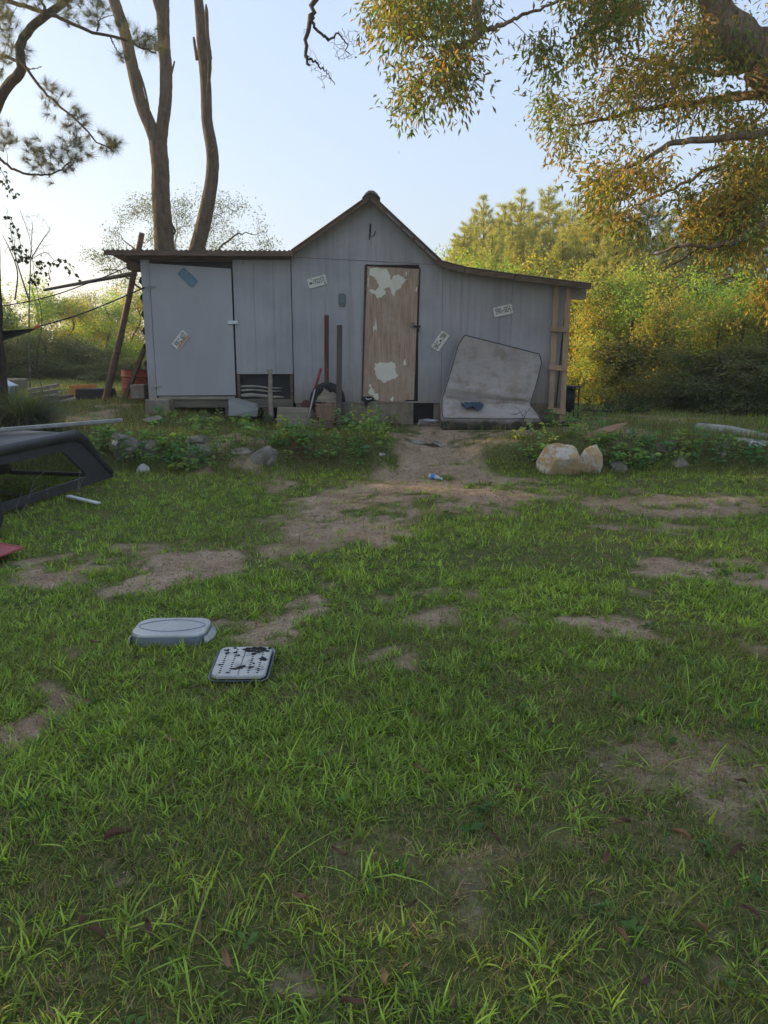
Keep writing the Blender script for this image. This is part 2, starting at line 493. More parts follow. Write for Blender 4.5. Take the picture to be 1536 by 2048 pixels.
M['chip'] = stained('old_pale_paint', (0.66, 0.62, 0.52), (0.78, 0.74, 0.62), (4, 4, 4), 0.55, 0.2, 30)
M['roof'] = stained('weathered_roof_metal', (0.13, 0.115, 0.11), (0.24, 0.21, 0.20), (5, 5, 5), 0.65, 0.3, 20, dirt=(0.13, 0.07, 0.045), metal=0.25)
M['black'] = stained('black_tarp', (0.012, 0.012, 0.013), (0.03, 0.03, 0.033), (4, 4, 4), 0.5, 0.3, 12)
M['white'] = plain('white_metal', (0.68, 0.72, 0.73), 0.45)
M['steel'] = stained('dull_galvanised_steel', (0.20, 0.20, 0.19), (0.34, 0.33, 0.31), (9, 9, 9), 0.5, .15, 60, metal=.35)
M['rust'] = stained('rusty_iron', (0.07, 0.035, 0.025), (0.17, 0.075, 0.05), (9, 9, 3), 0.85, 0.4, 50)
M['dark'] = plain('dark_iron', (0.03, 0.03, 0.032), 0.6, 0.3)

ZG = 0.40
shed = thing('shed', 'grey painted plywood shed with a steep gable and two lean-tos', 'shed', (PX(740), HY, ZG))
def panel(xa, xb, zb, zt, Y, mat, name='siding_panel', groove=0.305, depth=0.003, thick=0.03, off=0.0):
    """vertical sheet of siding with routed grooves; zb/zt are functions of x"""
    xs = [xa]; yo = [0.0]
    if groove:
        g = xa + off + groove
        while g < xb - 0.04:
            xs += [g - 0.007, g - 0.004, g + 0.004, g + 0.007]; yo += [0, depth, depth, 0]; g += groove
    xs.append(xb); yo.append(0.0)
    # extra columns where the top bends
    X = np.array(xs); D = np.array(yo); n = len(X)
    B = np.array([zb(x) for x in X]); Tt = np.array([zt(x) for x in X])
    V = np.concatenate([np.stack([X, Y + D, B], 1), np.stack([X, Y + D, Tt], 1), np.stack([X, np.full(n, Y + thick), B], 1), np.stack([X, np.full(n, Y + thick), Tt], 1)])
    k = np.arange(n - 1)
    f1 = np.stack([k, k + 1, n + k + 1, n + k], 1)
    f2 = np.stack([2 * n + k + 1, 2 * n + k, 3 * n + k, 3 * n + k + 1], 1)
    f3 = np.stack([n + k, n + k + 1, 3 * n + k + 1, 3 * n + k], 1)
    f4 = np.stack([k + 1, k, 2 * n + k, 2 * n + k + 1], 1)
    ends = np.array([[0, n, 3 * n, 2 * n], [n - 1, 3 * n - 1, 4 * n - 1, 2 * n - 1]])
    return MB().add(V, [np.concatenate([f1, f2, f3, f4, ends])]).build(name, mat, shed)
def lin(x0, z0, x1, z1): return lambda x: z0 + (z1 - z0) * (x - x0) / (x1 - x0)
def con(z): return lambda x: z
# key levels
xL, xGL, xS, xGR, xR = PX(289), PX(585), PX(739), PX(884), PX(1132)
zApex = at(742, 392, HY).z; zGL = at(585, 505, HY).z; zGR = at(890, 532, HY).z; zRR = at(1132, 566, HY).z
zSeamL, zSeamR = PZ(514), PZ(530)
zFoot, zSk = PZ(806), PZ(836)
xDL, xDR = PX(733), PX(835)
zDT, zDB = PZ(531), PZ(801)
seam = lin(xGL, zSeamL, xGR, zSeamR)
gabL = lin(xGL, zGL + 0.02, at(742, 392, HY).x, zApex); gabR = lin(at(742, 392, HY).x, zApex, xGR, zGR + 0.02)
xA = at(742, 392, HY).x
# gable triangle, two sheets, set 4 mm proud of the sheets below
panel(xGL + .004, xA - .002, lambda x: seam(x) + .003, lambda x: max(gabL(x), seam(x) + .004), HY - 0.004, M['siding'])
panel(xA + .002, xGR, lambda x: seam(x) + .003, lambda x: max(gabR(x), seam(x) + .004), HY - 0.004, M['siding'])
panel(xGL + .004, xDL - .012, con(zFoot), lambda x: seam(x) - .003, HY, M['siding'])
panel(xDL - .008, xDR + .012, con(zDT + .012), lambda x: seam(x) - .003, HY, M['siding'], groove=0)
panel(xDL - .008, xDR + .012, con(zFoot), con(zDB - .012), HY, M['siding'], groove=0)
panel(xDR + .016, xGR, con(zFoot), lambda x: seam(x) - .003, HY, M['siding'], off=0.05)
rslope = lin(xGR, zGR - .01, xR, zRR - .01)
x2 = PX(1022)
panel(xGR + .004, x2, con(zFoot), rslope, HY + .004, M['siding'])
panel(x2 + .004, xR, con(zFoot), rslope, HY + .002, M['siding'])
# left lean-to
zLT = PZ(509)
xd0, xd1 = PX(306), PX(467)
panel(xL, xd0 - .006, con(PZ(797)), con(zLT), HY - .012, M['siding'], 'corner_board', groove=0, thick=.05)
x3, x4 = PX(470), PX(584)
panel(x3, x4 - .002, con(PZ(748)), con(zLT), HY - .008, M['siding'], groove=.31, off=.02, depth=.006)
# header over the warped door and the dark gap
MB().box(((xd0 + xd1) / 2, HY + .03, (zLT + PZ(522)) / 2 + .02), (xd1 - xd0, .04, .16)).build('header_board', M['brownwood'], shed, bevel=.003)
# big lean-to door: warped top edge
dr = MB()
V = [(xd0 + .004, PZ(527)), (xd1, PZ(538)), (xd1 - .004, PZ(790)), (xd0 + .004, PZ(791))]
n = 24
rows = []
for k in range(n + 1):
    t = k / n
    xb = V[3][0] * (1 - t) + V[2][0] * t; zb = V[3][1] * (1 - t) + V[2][1] * t
    xt = V[0][0] * (1 - t) + V[1][0] * t; zt = V[0][1] * (1 - t) + V[1][1] * t
    yy = HY - .025 - .012 * math.sin(t * 3.1)
    rows.append([(xb, yy, zb), (xt, yy - .012 * t, zt), (xt, yy + .022, zt), (xb, yy + .022, zb)])
A = np.array(rows).reshape(-1, 3)
fs = []
for k in range(n):
    b0 = k * 4; b1 = b0 + 4
    fs += [(b0, b1, b1 + 1, b0 + 1), (b0 + 1, b1 + 1, b1 + 2, b0 + 2), (b0 + 2, b1 + 2, b1 + 3, b0 + 3), (b0 + 3, b1 + 3, b1, b0)]
fs += [(0, 1, 2, 3), (n * 4 + 3, n * 4 + 2, n * 4 + 1, n * 4)]
M['doorgrey'] = stained('grey_painted_door', (0.34, 0.33, 0.34), (0.41, 0.40, 0.41), (3, 3, .8), 0.6, 0.3, 25, dirt=(0.37, 0.35, 0.36))
ldoor = dr.add(A, [fs]).build('lean_to_door', M['doorgrey'], shed)
hz = PZ(645)
MB().box(((xd1 + x3) / 2 - .01, HY - .062, hz), (.155, .012, .05)).build('hasp', M['white'], ldoor, bevel=.004)
for hy_ in (572, 772):
    MB().box((xd0 + .01, HY - .058, PZ(hy_)), (.17, .01, .03)).build('hinge', M['siding'], ldoor, bevel=.002)
# low opening with tarp and pale slats
zo0, zo1 = PZ(803), PZ(749)
MB().box(((x3 + x4) / 2, HY + .10, (zo0 + zo1) / 2), (x4 - x3 - .02, .015, zo1 - zo0)).build('tarp', M['black'], shed)
for xx in (x3 + .02, x4 - .03):
    MB().box((xx, HY + .02, (zo0 + zo1) / 2), (.045, .05, zo1 - zo0 - .004)).build('opening_jamb', M['brownwood'], shed)
M['slat'] = wood_mat('pale_split_wood', (0.26, 0.23, 0.18), (0.42, 0.39, 0.32), (2, 30, 30))
for (pa, pya, pb, pyb, hh) in ((477, 773, 566, 776, .032), (477, 781, 562, 782, .03), (478, 791, 569, 794, .05)):
    a_ = at(pa, pya, HY + .07); b_ = at(pb, pyb, HY + .07)
    pts = bez([a_, a_.lerp(b_, .35) + Vector((0, 0, .012)), a_.lerp(b_, .7) - Vector((0, 0, .008)), b_], 12)
    MB().tube(pts, [hh * .5, hh * .62, hh * .6, hh * .55, hh * .45, hh * .5, hh * .55, hh * .45, hh * .4, hh * .45, hh * .3, hh * .12], 6, jit=.5).build('split_slat', M['slat'], shed)
# floor beam, feet and dark crawl space
M['beam'] = wood_mat('grey_brown_beam', (0.10, 0.085, 0.065), (0.22, 0.19, 0.15), (2, 25, 25))
b0, b1 = PX(338, 800), PX(586, 800)
MB().box(((b0 + b1) / 2, HY + .02, PZ(806.5)), (b1 - b0, .06, PZ(798) - PZ(815))).build('floor_beam', M['beam'], shed, bevel=.004)
MB().box(((PX(308) + xd1) / 2, HY - .01, PZ(795.5)), (xd1 - PX(312), .07, PZ(791.6) - PZ(797.6))).build('door_sill', M['greywood'], shed, bevel=.003)
for px in (452, 530):
    MB().box((PX(px), HY + .12, PZ(828)), (.16, .2, .30)).build('foot_block', M['beam'], shed, bevel=.006)
MB().box(((xL + xGL) / 2 + .1, HY + .5, PZ(826)), (xGL - xL, .04, .5)).build('crawl_space_back', M['black'], shed)
xs0, xs1 = PX(588), PX(828)
MB().box(((xs0 + xs1) / 2, HY + .035, (zFoot + ZG - .1) / 2), (xs1 - xs0, .05, zFoot - ZG + .098)).build('skirt_board', M['skirt'], shed, bevel=.004)
MB().box((PX(855), HY + .2, (zFoot + ZG - .1) / 2), (.5, .04, zFoot - ZG + .098)).build('crawl_space_back', M['black'], shed)
MB().box((PX(1000), HY + .04, (zFoot + ZG - .1) / 2), (2.1, .05, zFoot - ZG + .098)).build('skirt_board', M['skirt'], shed, bevel=.004)
# side, back walls: corrugated iron on the left
DEP = 5.0
def corr(p0, du, dv, nu, amp, wave, mat, name, parent, thick=.004, nv=2):
    """corrugated sheet: p0 + s*du (ridges repeat along du) + t*dv"""
    p0 = np.array(p0, float); du = np.array(du, float); dv = np.array(dv, float)
    Lu = np.linalg.norm(du); nrm = np.cross(du, dv); nrm /= np.linalg.norm(nrm)
    s = np.linspace(0, 1, nu); t = np.linspace(0, 1, nv)
    off = amp * np.sin(s * Lu / wave * 2 * np.pi)
    V = p0 + s[:, None, None] * du + t[None, :, None] * dv + off[:, None, None] * nrm
    V2 = V - nrm * thick
    A = np.concatenate([V.reshape(-1, 3), V2.reshape(-1, 3)]); o = nu * nv
    a, b = np.meshgrid(np.arange(nu - 1), np.arange(nv - 1), indexing='ij')
    q = np.stack([a * nv + b, (a + 1) * nv + b, (a + 1) * nv + b + 1, a * nv + b + 1], -1).reshape(-1, 4)
    e = []
    for k in range(nu - 1):
        e.append((k * nv, (k + 1) * nv, (k + 1) * nv + o, k * nv + o)); e.append((k * nv + nv - 1, (k + 1) * nv + nv - 1, (k + 1) * nv + nv - 1 + o, k * nv + nv - 1 + o))
    for k in range(nv - 1):
        e.append((k, k + 1, k + 1 + o, k + o)); z0 = (nu - 1) * nv; e.append((z0 + k, z0 + k + 1, z0 + k + 1 + o, z0 + k + o))
    return MB().add(A, [q, q[:, ::-1] + o, e]).build(name, mat, parent, smooth=False)
M['rustmetal'] = stained('dark_rusty_corrugated_iron', (0.05, 0.04, 0.035), (0.13, 0.09, 0.07), (3, 3, 8), 0.7, 0.3, 20, metal=.2)
corr((xL - .015, HY + .02, PZ(800)), (0, 0, zLT - PZ(800)), (0, DEP, 0), 120, .035, .26, M['rustmetal'], 'side_sheet', shed)
MB().box((xR + .01, HY + DEP / 2 + .04, (zRR + ZG) / 2), (.03, DEP, zRR - ZG - .1)).build('side_wall', M['siding'], shed)
MB().box(((xL + xR) / 2, HY + DEP + .06, (zRR + ZG) / 2), (xR - xL - .06, .03, zRR - ZG - .1)).build('back_wall', M['siding'], shed)
# interior gable wall behind (closes the roof volume)
for yb in (HY + DEP + .03,):
    MB().poly([(xGL, yb, zRR - .1), (xGR, yb, zRR - .1), (xGR, yb, zGR), (xA, yb, zApex), (xGL, yb, zGL)], [(0, 1, 2, 3, 4)]).build('back_gable', M['siding'], shed)
# roofs
RF = HY - .26
def rp(px, py): return at(px, py, RF)
a_, b_ = rp(203, 499), rp(590, 501)
dv = np.array([0, DEP + .5, -.34])
corr(a_, np.array(b_ - a_), dv, 260, .010, .076, M['roof'], 'lean_to_roof', shed, thick=.006)
MB().bar(a_ + Vector((.03, .02, -.045)), b_ + Vector((-.02, .02, -.05)), .035, .075).build('fascia_board', M['brownwood'], shed, bevel=.003)
for k in range(5):
    yy = .12 + k * 1.1
    MB().bar((a_.x + .32, RF + yy + .1, a_.z - .075 - yy * .06), (xGL, RF + yy + .1, a_.z - .075 - yy * .06), .05, .085).build('rafter', M['brownwood'], shed)
MB().bar((xL + .02, RF + .3, a_.z - .20), (xL + .02, RF + DEP, a_.z - .48), .09, .16).build('wall_plate', M['brownwood'], shed)
MB().box(((xL + xd0) / 2 - .14, HY + .28, zLT - .12), (.34, .46, .20)).build('eave_box', M['brownwood'], shed, bevel=.004)
# gable roof
ap = rp(742, 386); gl = rp(581, 500); gr = rp(896, 531)
dY = np.array([0, DEP + .5, 0])
def slope(a, b, name):
    a = np.array(a); b = np.array(b)
    if b[0] > a[0]: return corr(a, dY, b - a, 220, .010, .076, M['roof'], name, shed, thick=-.006)
    return corr(a, dY, b - a, 220, .010, .076, M['roof'], name, shed, thick=.006)
slope(ap, gl, 'gable_roof'); slope(ap, gr, 'gable_roof')
def rake(a, b, w, dz, y, mat, name):
    a = Vector(a); b = Vector(b); d = (b - a).normalized(); nrm = Vector((-d.z, 0, d.x));
    if nrm.z > 0: nrm = -nrm
    c0 = a + nrm * dz; c1 = b + nrm * dz
    V = []
    for yy in (y, y + .028):
        for q in (c0, c1, c1 + nrm * w, c0 + nrm * w): V.append((q.x, yy, q.z))
    MB().poly(V, [(0, 1, 2, 3), (7, 6, 5, 4), (0, 4, 5, 1), (1, 5, 6, 2), (2, 6, 7, 3), (3, 7, 4, 0)]).build(name, mat, shed, bevel=.003)
rake(ap - Vector((.02, 0, 0)), gl, .06, .014, RF + .03, M['brownwood'], 'rake_board')
rake(ap + Vector((.03, 0, -.0)), gr, .085, .014, RF + .03, M['brownwood'], 'rake_board')
M['rakelight'] = stained('grey_plate_and_reflection', (0.13, 0.115, 0.115), (0.22, 0.20, 0.20), (6, 6, 6), 0.6, 0.3, 30)
for (t0, t1) in ((.22, .40), (.43, .56), (.60, .71), (.73, .87)):  # light reflections along the right rake, built as paler grey strips
    p0 = ap.lerp(gr, t0) + Vector((-.03, 0, -.055)); p1 = ap.lerp(gr, t1) + Vector((-.03, 0, -.055))
    MB().bar(p0 + Vector((0, .012, 0)), p1 + Vector((0, .012, 0)), .03, .055, up=(0, 1, 0)).build('rake_reflection', M['rakelight'], shed, bevel=.003)
rg = [(ap.x - .14, ap.z - .075), (ap.x - .08, ap.z + .0), (ap.x - .03, ap.z + .035), (ap.x + .04, ap.z + .032), (ap.x + .09, ap.z - .005), (ap.x + .14, ap.z - .07), (ap.x + .09, ap.z - .035), (ap.x, ap.z + .008), (ap.x - .09, ap.z - .035)]
V = [(x, RF - .02, z) for x, z in rg] + [(x, RF + DEP + .52, z) for x, z in rg]
k = len(rg)
MB().poly(V, [tuple(range(k))[::-1], tuple(range(k, 2 * k))] + [(q, (q + 1) % k, (q + 1) % k + k, q + k) for q in range(k)]).build('ridge_cap', M['roof'], shed)
# right lean-to roof: slightly sagging in three runs, with rusty underside drip
pr = [rp(886, 521), rp(930, 533), rp(1030, 547), rp(1184, 566)]
for k in range(3):
    a = np.array(pr[k]); b = np.array(pr[k + 1])
    corr(a, dY, b - a + np.array([.02 if k < 2 else 0, 0, -.003]), 220, .010, .076, M['roof'], 'lean_to_roof', shed, thick=-.006)
    MB().bar(Vector(a) + Vector((.01, .03, -.06)), Vector(b) + Vector((-.004, .03, -.05)), .035, .085).build('fascia_board', M['brownwood'], shed, bevel=.003)
e0 = at(1141, 575, HY - .02); 
MB().box((e0.x + .13, HY + .05, e0.z - .06), (.26, .12, .24)).build('beam_end', M['greywood'], shed, bevel=.005)
# 2x4 ladder frame at the right corner
fx0, fx1 = PX(1107), PX(1131)
def stud(pxa, pya, pxb, pyb, w, y):
    a = at(pxa, pya, y); b = at(pxb, pyb, y)
    MB().bar(a, b, w, .04, up=(0, 1, 0)).build('stud', M['lumber'], shed, bevel=.003)
stud(1113, 562, 1099.5, 852, .088, HY - .06)
stud(1137, 566, 1123, 855, .088, HY - .061)
for (xa, xb, py) in ((1100, 1136, 658.5), (1097, 1133, 735.5), (1094, 1131, 822)):
    a = at(xa, py - 1.5, HY - .10); b = at(xb, py + 1.5, HY - .10)
    MB().bar(a, b, .035, .085).build('rung', M['lumber'], shed, bevel=.003)
MB().bar(at(1128, 640, HY - .035), at(1112, 812, HY - .035), .012, .02).build('cable', M['dark'], shed)
# front door
door = MB()
dp = [(734.5, 532.5), (837.5, 538), (828, 800), (812, 800), (806, 805), (795, 802), (780, 805), (762, 803), (748, 800), (726, 801)]
P3 = [at(x, y, HY - .018) for x, y in dp]
k = len(P3)
V = [tuple(q) for q in P3] + [(q.x, q.y + .03, q.z) for q in P3]
door.poly(V, [tuple(range(k)), tuple(range(k, 2 * k))[::-1]] + [((q + 1) % k, q, q + k, (q + 1) % k + k) for q in range(k)])
MB().box(((xL + xGL) / 2 + .05, HY + .14, (zLT + zFoot) / 2), (xGL - xL - .1, .01, zLT - zFoot)).build('inner_lining', M['black'], shed)
MB().box(((xGL + xR) / 2, HY + .08, (zRR + zFoot) / 2 - .05), (xR - xGL - .1, .01, zRR - zFoot - .1)).build('inner_lining', M['black'], shed)
fdoor = door.build('front_door', M['ply'], shed)
def patch(pts, name='paint_patch', Y=HY - .021, mat=None, parent=fdoor, rough=3.4):
    out = []
    r2 = random.Random(len(pts) * 7 + int(pts[0][0]))
    n = len(pts)
    for q in range(n):
        a = pts[q]; b = pts[(q + 1) % n]
        L_ = math.hypot(b[0] - a[0], b[1] - a[1]); s = max(1, int(L_ / 3.2))
        for k in range(s):
            t = k / s
            out.append((a[0] + (b[0] - a[0]) * t + r2.uniform(-1, 1) * rough * .5, a[1] + (b[1] - a[1]) * t + r2.uniform(-1, 1) * rough * .5))
    P3 = [at(x, y, Y) for x, y in out]; k = len(P3)
    V = [tuple(q) for q in P3] + [(q.x, q.y + .0024, q.z) for q in P3]
    return MB().poly(V, [tuple(range(k)), tuple(range(k, 2 * k))[::-1]] + [((q + 1) % k, q, q + k, (q + 1) % k + k) for q in range(k)]).build(name, mat or M['chip'], parent)
patch([(739, 536), (773, 537), (779, 549), (783, 560), (786, 551), (797, 549), (806, 556), (815, 559), (806, 564), (801, 575), (793, 580), (790, 592), (784, 586), (782, 577), (775, 574), (768, 579), (772, 589), (765, 593), (755, 597), (748, 588), (738, 583), (738, 579), (752, 580), (757, 574), (755, 564), (747, 553), (739, 549)])
patch([(751, 727), (768, 724), (772, 727), (783, 723), (790, 728), (791, 742), (796, 752), (790, 758), (778, 760), (768, 765), (756, 757), (750, 748), (752, 741), (747, 737)])
patch([(752, 637), (754, 650), (754, 662), (750, 657), (747, 664), (746, 655), (750, 650)], rough=1)
patch([(736, 783), (744, 774), (748, 780), (750, 787), (757, 787), (757, 800), (750, 798), (746, 790), (739, 789)], rough=1.5)
patch([(810, 717), (813, 730), (807, 730), (807, 724)], rough=.8)
patch([(785, 793), (788, 797), (785, 803), (779, 799)], rough=.8)
patch([(739, 768), (743, 769), (742, 775), (738, 773)], rough=.6)
patch([(811, 543), (814, 544), (813, 552), (811, 551)], rough=.5)
patch([(832, 574), (835, 575), (833, 584), (831, 582)], rough=.5)
patch([(735.5, 555), (737.5, 556), (736.5, 575), (735, 574)], rough=.4)
# dark frame gaps round the door
M['gap'] = plain('dark_door_frame', (0.045, 0.035, 0.035), 0.8)
jl = [at(731, 531, HY - .006), at(724.5, 800, HY - .006)]
MB().bar(jl[0], jl[1], .026, .03, up=(0, 1, 0)).build('door_jamb', M['rust'], shed)
jr = [at(840, 537, HY - .004), at(831, 800, HY - .004)]
MB().bar(jr[0], jr[1], .014, .024, up=(0, 1, 0)).build('door_jamb', M['gap'], shed)
MB().bar(at(733, 529.5, HY - .004), at(840, 535.5, HY - .004), .024, .012, up=(0, 0, 1)).build('door_head', M['gap'], shed)
# latch, hole under door
lz = at(834, 653, HY - .04)
MB().box(lz, (.11, .012, .035)).build('latch', M['dark'], fdoor, bevel=.003)
MB().box(at(836, 660, HY - .05), (.035, .03, .06)).build('padlock', M['dark'], fdoor, bevel=.006)
MB().box(at(825, 650, HY - .032), (.055, .012, .08)).build('strike_plate', M['rakelight'], fdoor, bevel=.003)
patch([(724, 793), (744, 793), (749, 797), (745, 803), (737, 805), (735, 812), (731, 818), (729, 806), (722, 801)], 'rotten_hole', HY - .0215, M['black'], shed, 1.5)
MB().tube(bez([at(731, 796, HY - .05), at(736, 799, HY - .06), at(743, 797, HY - .05)], 8), .006, 6).build('door_wire', M['white'], shed)
# paint drips in the gable peak
patch([(739, 445), (741, 449), (743, 446), (742, 461), (740, 480), (737.5, 480), (738, 462)], 'tar_mark', HY - .0065, M['gap'], shed, .8)
patch([(750, 462), (752, 463), (748, 473), (743, 474), (743, 472), (747, 471)], 'tar_mark', HY - .0065, M['gap'], shed, .5)
# vent / pull-handle plate: rounded slot shape with a knob
def rounded_slot(cx, cy, w, h, Y, r, flat_top=False, n=8, Z=None):
    pts = []
    for (sx, sy, a0) in ((1, 1, 0), (-1, 1, 90), (-1, -1, 180), (1, -1, 270)):
        rr = r if sy < 0 or not flat_top else r * .55
        for q in range(n + 1):
            a = R(a0 + 90 * q / n)
            pts.append((cx + sx * (w / 2 - rr) + rr * math.cos(a), Y, cy + sy * (h / 2 - rr) + rr * math.sin(a)))
    return pts
def prism(pts, d):
    k = len(pts)
    V = [tuple(p) for p in pts] + [(p[0], p[1] + d, p[2]) for p in pts]
    return MB().poly(V, [tuple(range(k))[::-1], tuple(range(k, 2 * k))] + [(q, (q + 1) % k, (q + 1) % k + k, q + k) for q in range(k)])
cc = at(684, 600, HY - .03)
M['greenmetal'] = plain('grey_green_cast_metal', (0.13, 0.16, 0.155), .5)
vent = thing('wall_bell', 'small grey-green rounded metal plate with a knob on the gable wall', 'wall plate', (cc.x, HY, cc.z))
prism(rounded_slot(cc.x, cc.z, .115, .20, HY - .03, .052, True), .035).build('back_plate', M['greenmetal'], vent, bevel=.006)
MB().tube([(cc.x, HY - .03, cc.z - .03), (cc.x, HY - .045, cc.z - .03)], [.034, .03], 20).build('rim', M['greenmetal'], vent)
MB().tube([(cc.x, HY - .045, cc.z - .03), (cc.x, HY - .06, cc.z - .03)], [.014, .010], 14).build('knob', M['steel'], vent)
# ------------------------------------------------------------------ number plates on the wall
M['plate_w'] = stained('worn_white_plate', (0.62, 0.60, 0.54), (0.78, 0.75, 0.68), (20, 20, 20), .5, .1, 60, c3=(0.48, 0.46, 0.42))
M['plate_t'] = stained('faded_teal_plate', (0.09, 0.17, 0.23), (0.13, 0.225, 0.29), (10, 10, 10), .5, .1, 60)
M['ink'] = plain('black_print', (0.02, 0.022, 0.028), .6)
M['ink_faint'] = plain('faded_print', (0.20, 0.31, 0.36), .6)
M['peach'] = plain('faded_orange_print', (0.52, 0.22, 0.13), .6)
M['inkgrey'] = plain('grey_print', (0.13, 0.14, 0.15), .6)
def plate(px, py, ang, text, label, mat, ink, Y, size=.098, sx=.62, spots=(), band=None, gap=None):
    c = at(px, py, Y)
    e = thing('number_plate', label, 'number plate', c, 'number plates nailed to the shed')
    rot = Matrix.Rotation(R(-ang), 4, 'Y') @ Matrix.Rotation(R(90), 4, 'X')
    e['local'] = 1
    e.rotation_euler = rot.to_euler()
    # local frame: x along the plate, y up, z towards the viewer
    w, h, r = .305, .152, .02
    def outline(w, h, r, z):
        pts = []
        for (sx_, sy_, a0) in ((1, 1, 0), (-1, 1, 90), (-1, -1, 180), (1, -1, 270)):
            for q in range(5):
                a = R(a0 + 22.5 * q); pts.append((sx_ * (w / 2 - r) + r * math.cos(a), sy_ * (h / 2 - r) + r * math.sin(a), z))
        return pts
    o1 = outline(w, h, r, 0); o2 = outline(w, h, r, .003); o3 = outline(w - .012, h - .012, r - .004, .0016)
    k = len(o1)
    mb = MB().poly(o1 + o2 + o3, [tuple(range(k))[::-1]] + [(q, (q + 1) % k, (q + 1) % k + k, q + k) for q in range(k)] + [(q + k, (q + 1) % k + k, (q + 1) % k + 2 * k, q + 2 * k) for q in range(k)] + [tuple(range(2 * k, 3 * k))])
    obj('plate', mb.mesh('plate'), mat, e, loc=(0, 0, 0))
    if band:
        MB().poly([(-w / 2 + .008, -h / 2 + .008, .0022), (w / 2 - .008, -h / 2 + .008, .0022), (w / 2 - .008, -h / 2 + .036, .0022), (.03, -h / 2 + .05, .0022), (-.08, -h / 2 + .04, .0022), (-w / 2 + .008, -h / 2 + .03, .0022)], [(0, 1, 2, 3, 4, 5)]).build('colour_band', band, e, loc=(0, 0, 0))
    for (txt, tx, ty, sz, sxx, mt) in text:
        cu = bpy.data.curves.new('lettering', 'FONT'); cu.body = txt; cu.size = sz; cu.align_x = 'CENTER'; cu.align_y = 'CENTER'; cu.extrude = .0008; cu.offset = .0006
        cu.materials.append(mt)
        tmp = bpy.data.objects.new('tmp', cu); COL.objects.link(tmp)
        me = bpy.data.meshes.new_from_object(tmp.evaluated_get(bpy.context.evaluated_depsgraph_get()))
        bpy.data.objects.remove(tmp)
        o = bpy.data.objects.new('lettering', me); COL.objects.link(o); o.parent = e; o.location = (tx, ty, .0035); o.scale = (sxx, 1, 1)
    for (kind, tx, ty, s, mt) in spots:
        n = 12; rr = random.Random(int(tx * 999 + 7))
        V = [(tx + s * math.cos(q * 6.283 / n) * rr.uniform(.65, 1.1) * (1.3 if kind == 'wide' else 1), ty + s * math.sin(q * 6.283 / n) * rr.uniform(.6, 1.1), .0035) for q in range(n)]
        MB().poly(V, [tuple(range(n))]).build('emblem', mt, e, loc=(0, 0, 0))
    for bx in (-.09, .09):
        MB().tube([(bx, h / 2 - .018, .002), (bx, h / 2 - .018, .006)], [.006, .004], 8).build('screw', M['dark'], e, loc=(0, 0, 0))
    return e
YP = HY - .028
plate(634.5, 563, 15, [('192257', .022, .004, .105, .60, M['ink'])], 'white plate reading 192257 high on the gable wall', M['plate_w'], M['ink'], YP + .016,
      spots=[('wide', -.105, -.004, .026, M['inkgrey']), ('dot', .115, -.052, .016, M['inkgrey'])])
plate(1006, 621, 13, [('590', -.075, 0, .115, .58, M['ink']), ('SEH', .07, 0, .115, .55, M['ink'])], 'white plate reading 590 SEH above the mattress', M['plate_w'], M['ink'], YP + .016,
      spots=[('dot', -.002, -.004, .012, M['inkgrey'])])
plate(880.5, 682, 55, [('BKC', -.08, 0, .11, .55, M['ink']), ('788', .085, 0, .11, .58, M['ink'])], 'white plate reading BKC 788, steeply tilted beside the front door', M['plate_w'], M['ink'], YP + .016,
      spots=[('wide', .008, -.004, .02, M['inkgrey'])])
plate(361, 680, 49, [('XKC 607', .0, .004, .11, .58, M['ink'])], 'white and orange plate reading XKC 607 on the lean-to door', M['plate_w'], M['ink'], HY - .052, band=M['peach'])
plate(375.5, 555, -44, [('LJT GWE', 0, 0, .11, .58, M['ink_faint'])], 'faded teal plate hanging slantwise at the top of the lean-to door', M['plate_t'], M['ink_faint'], HY - .05)

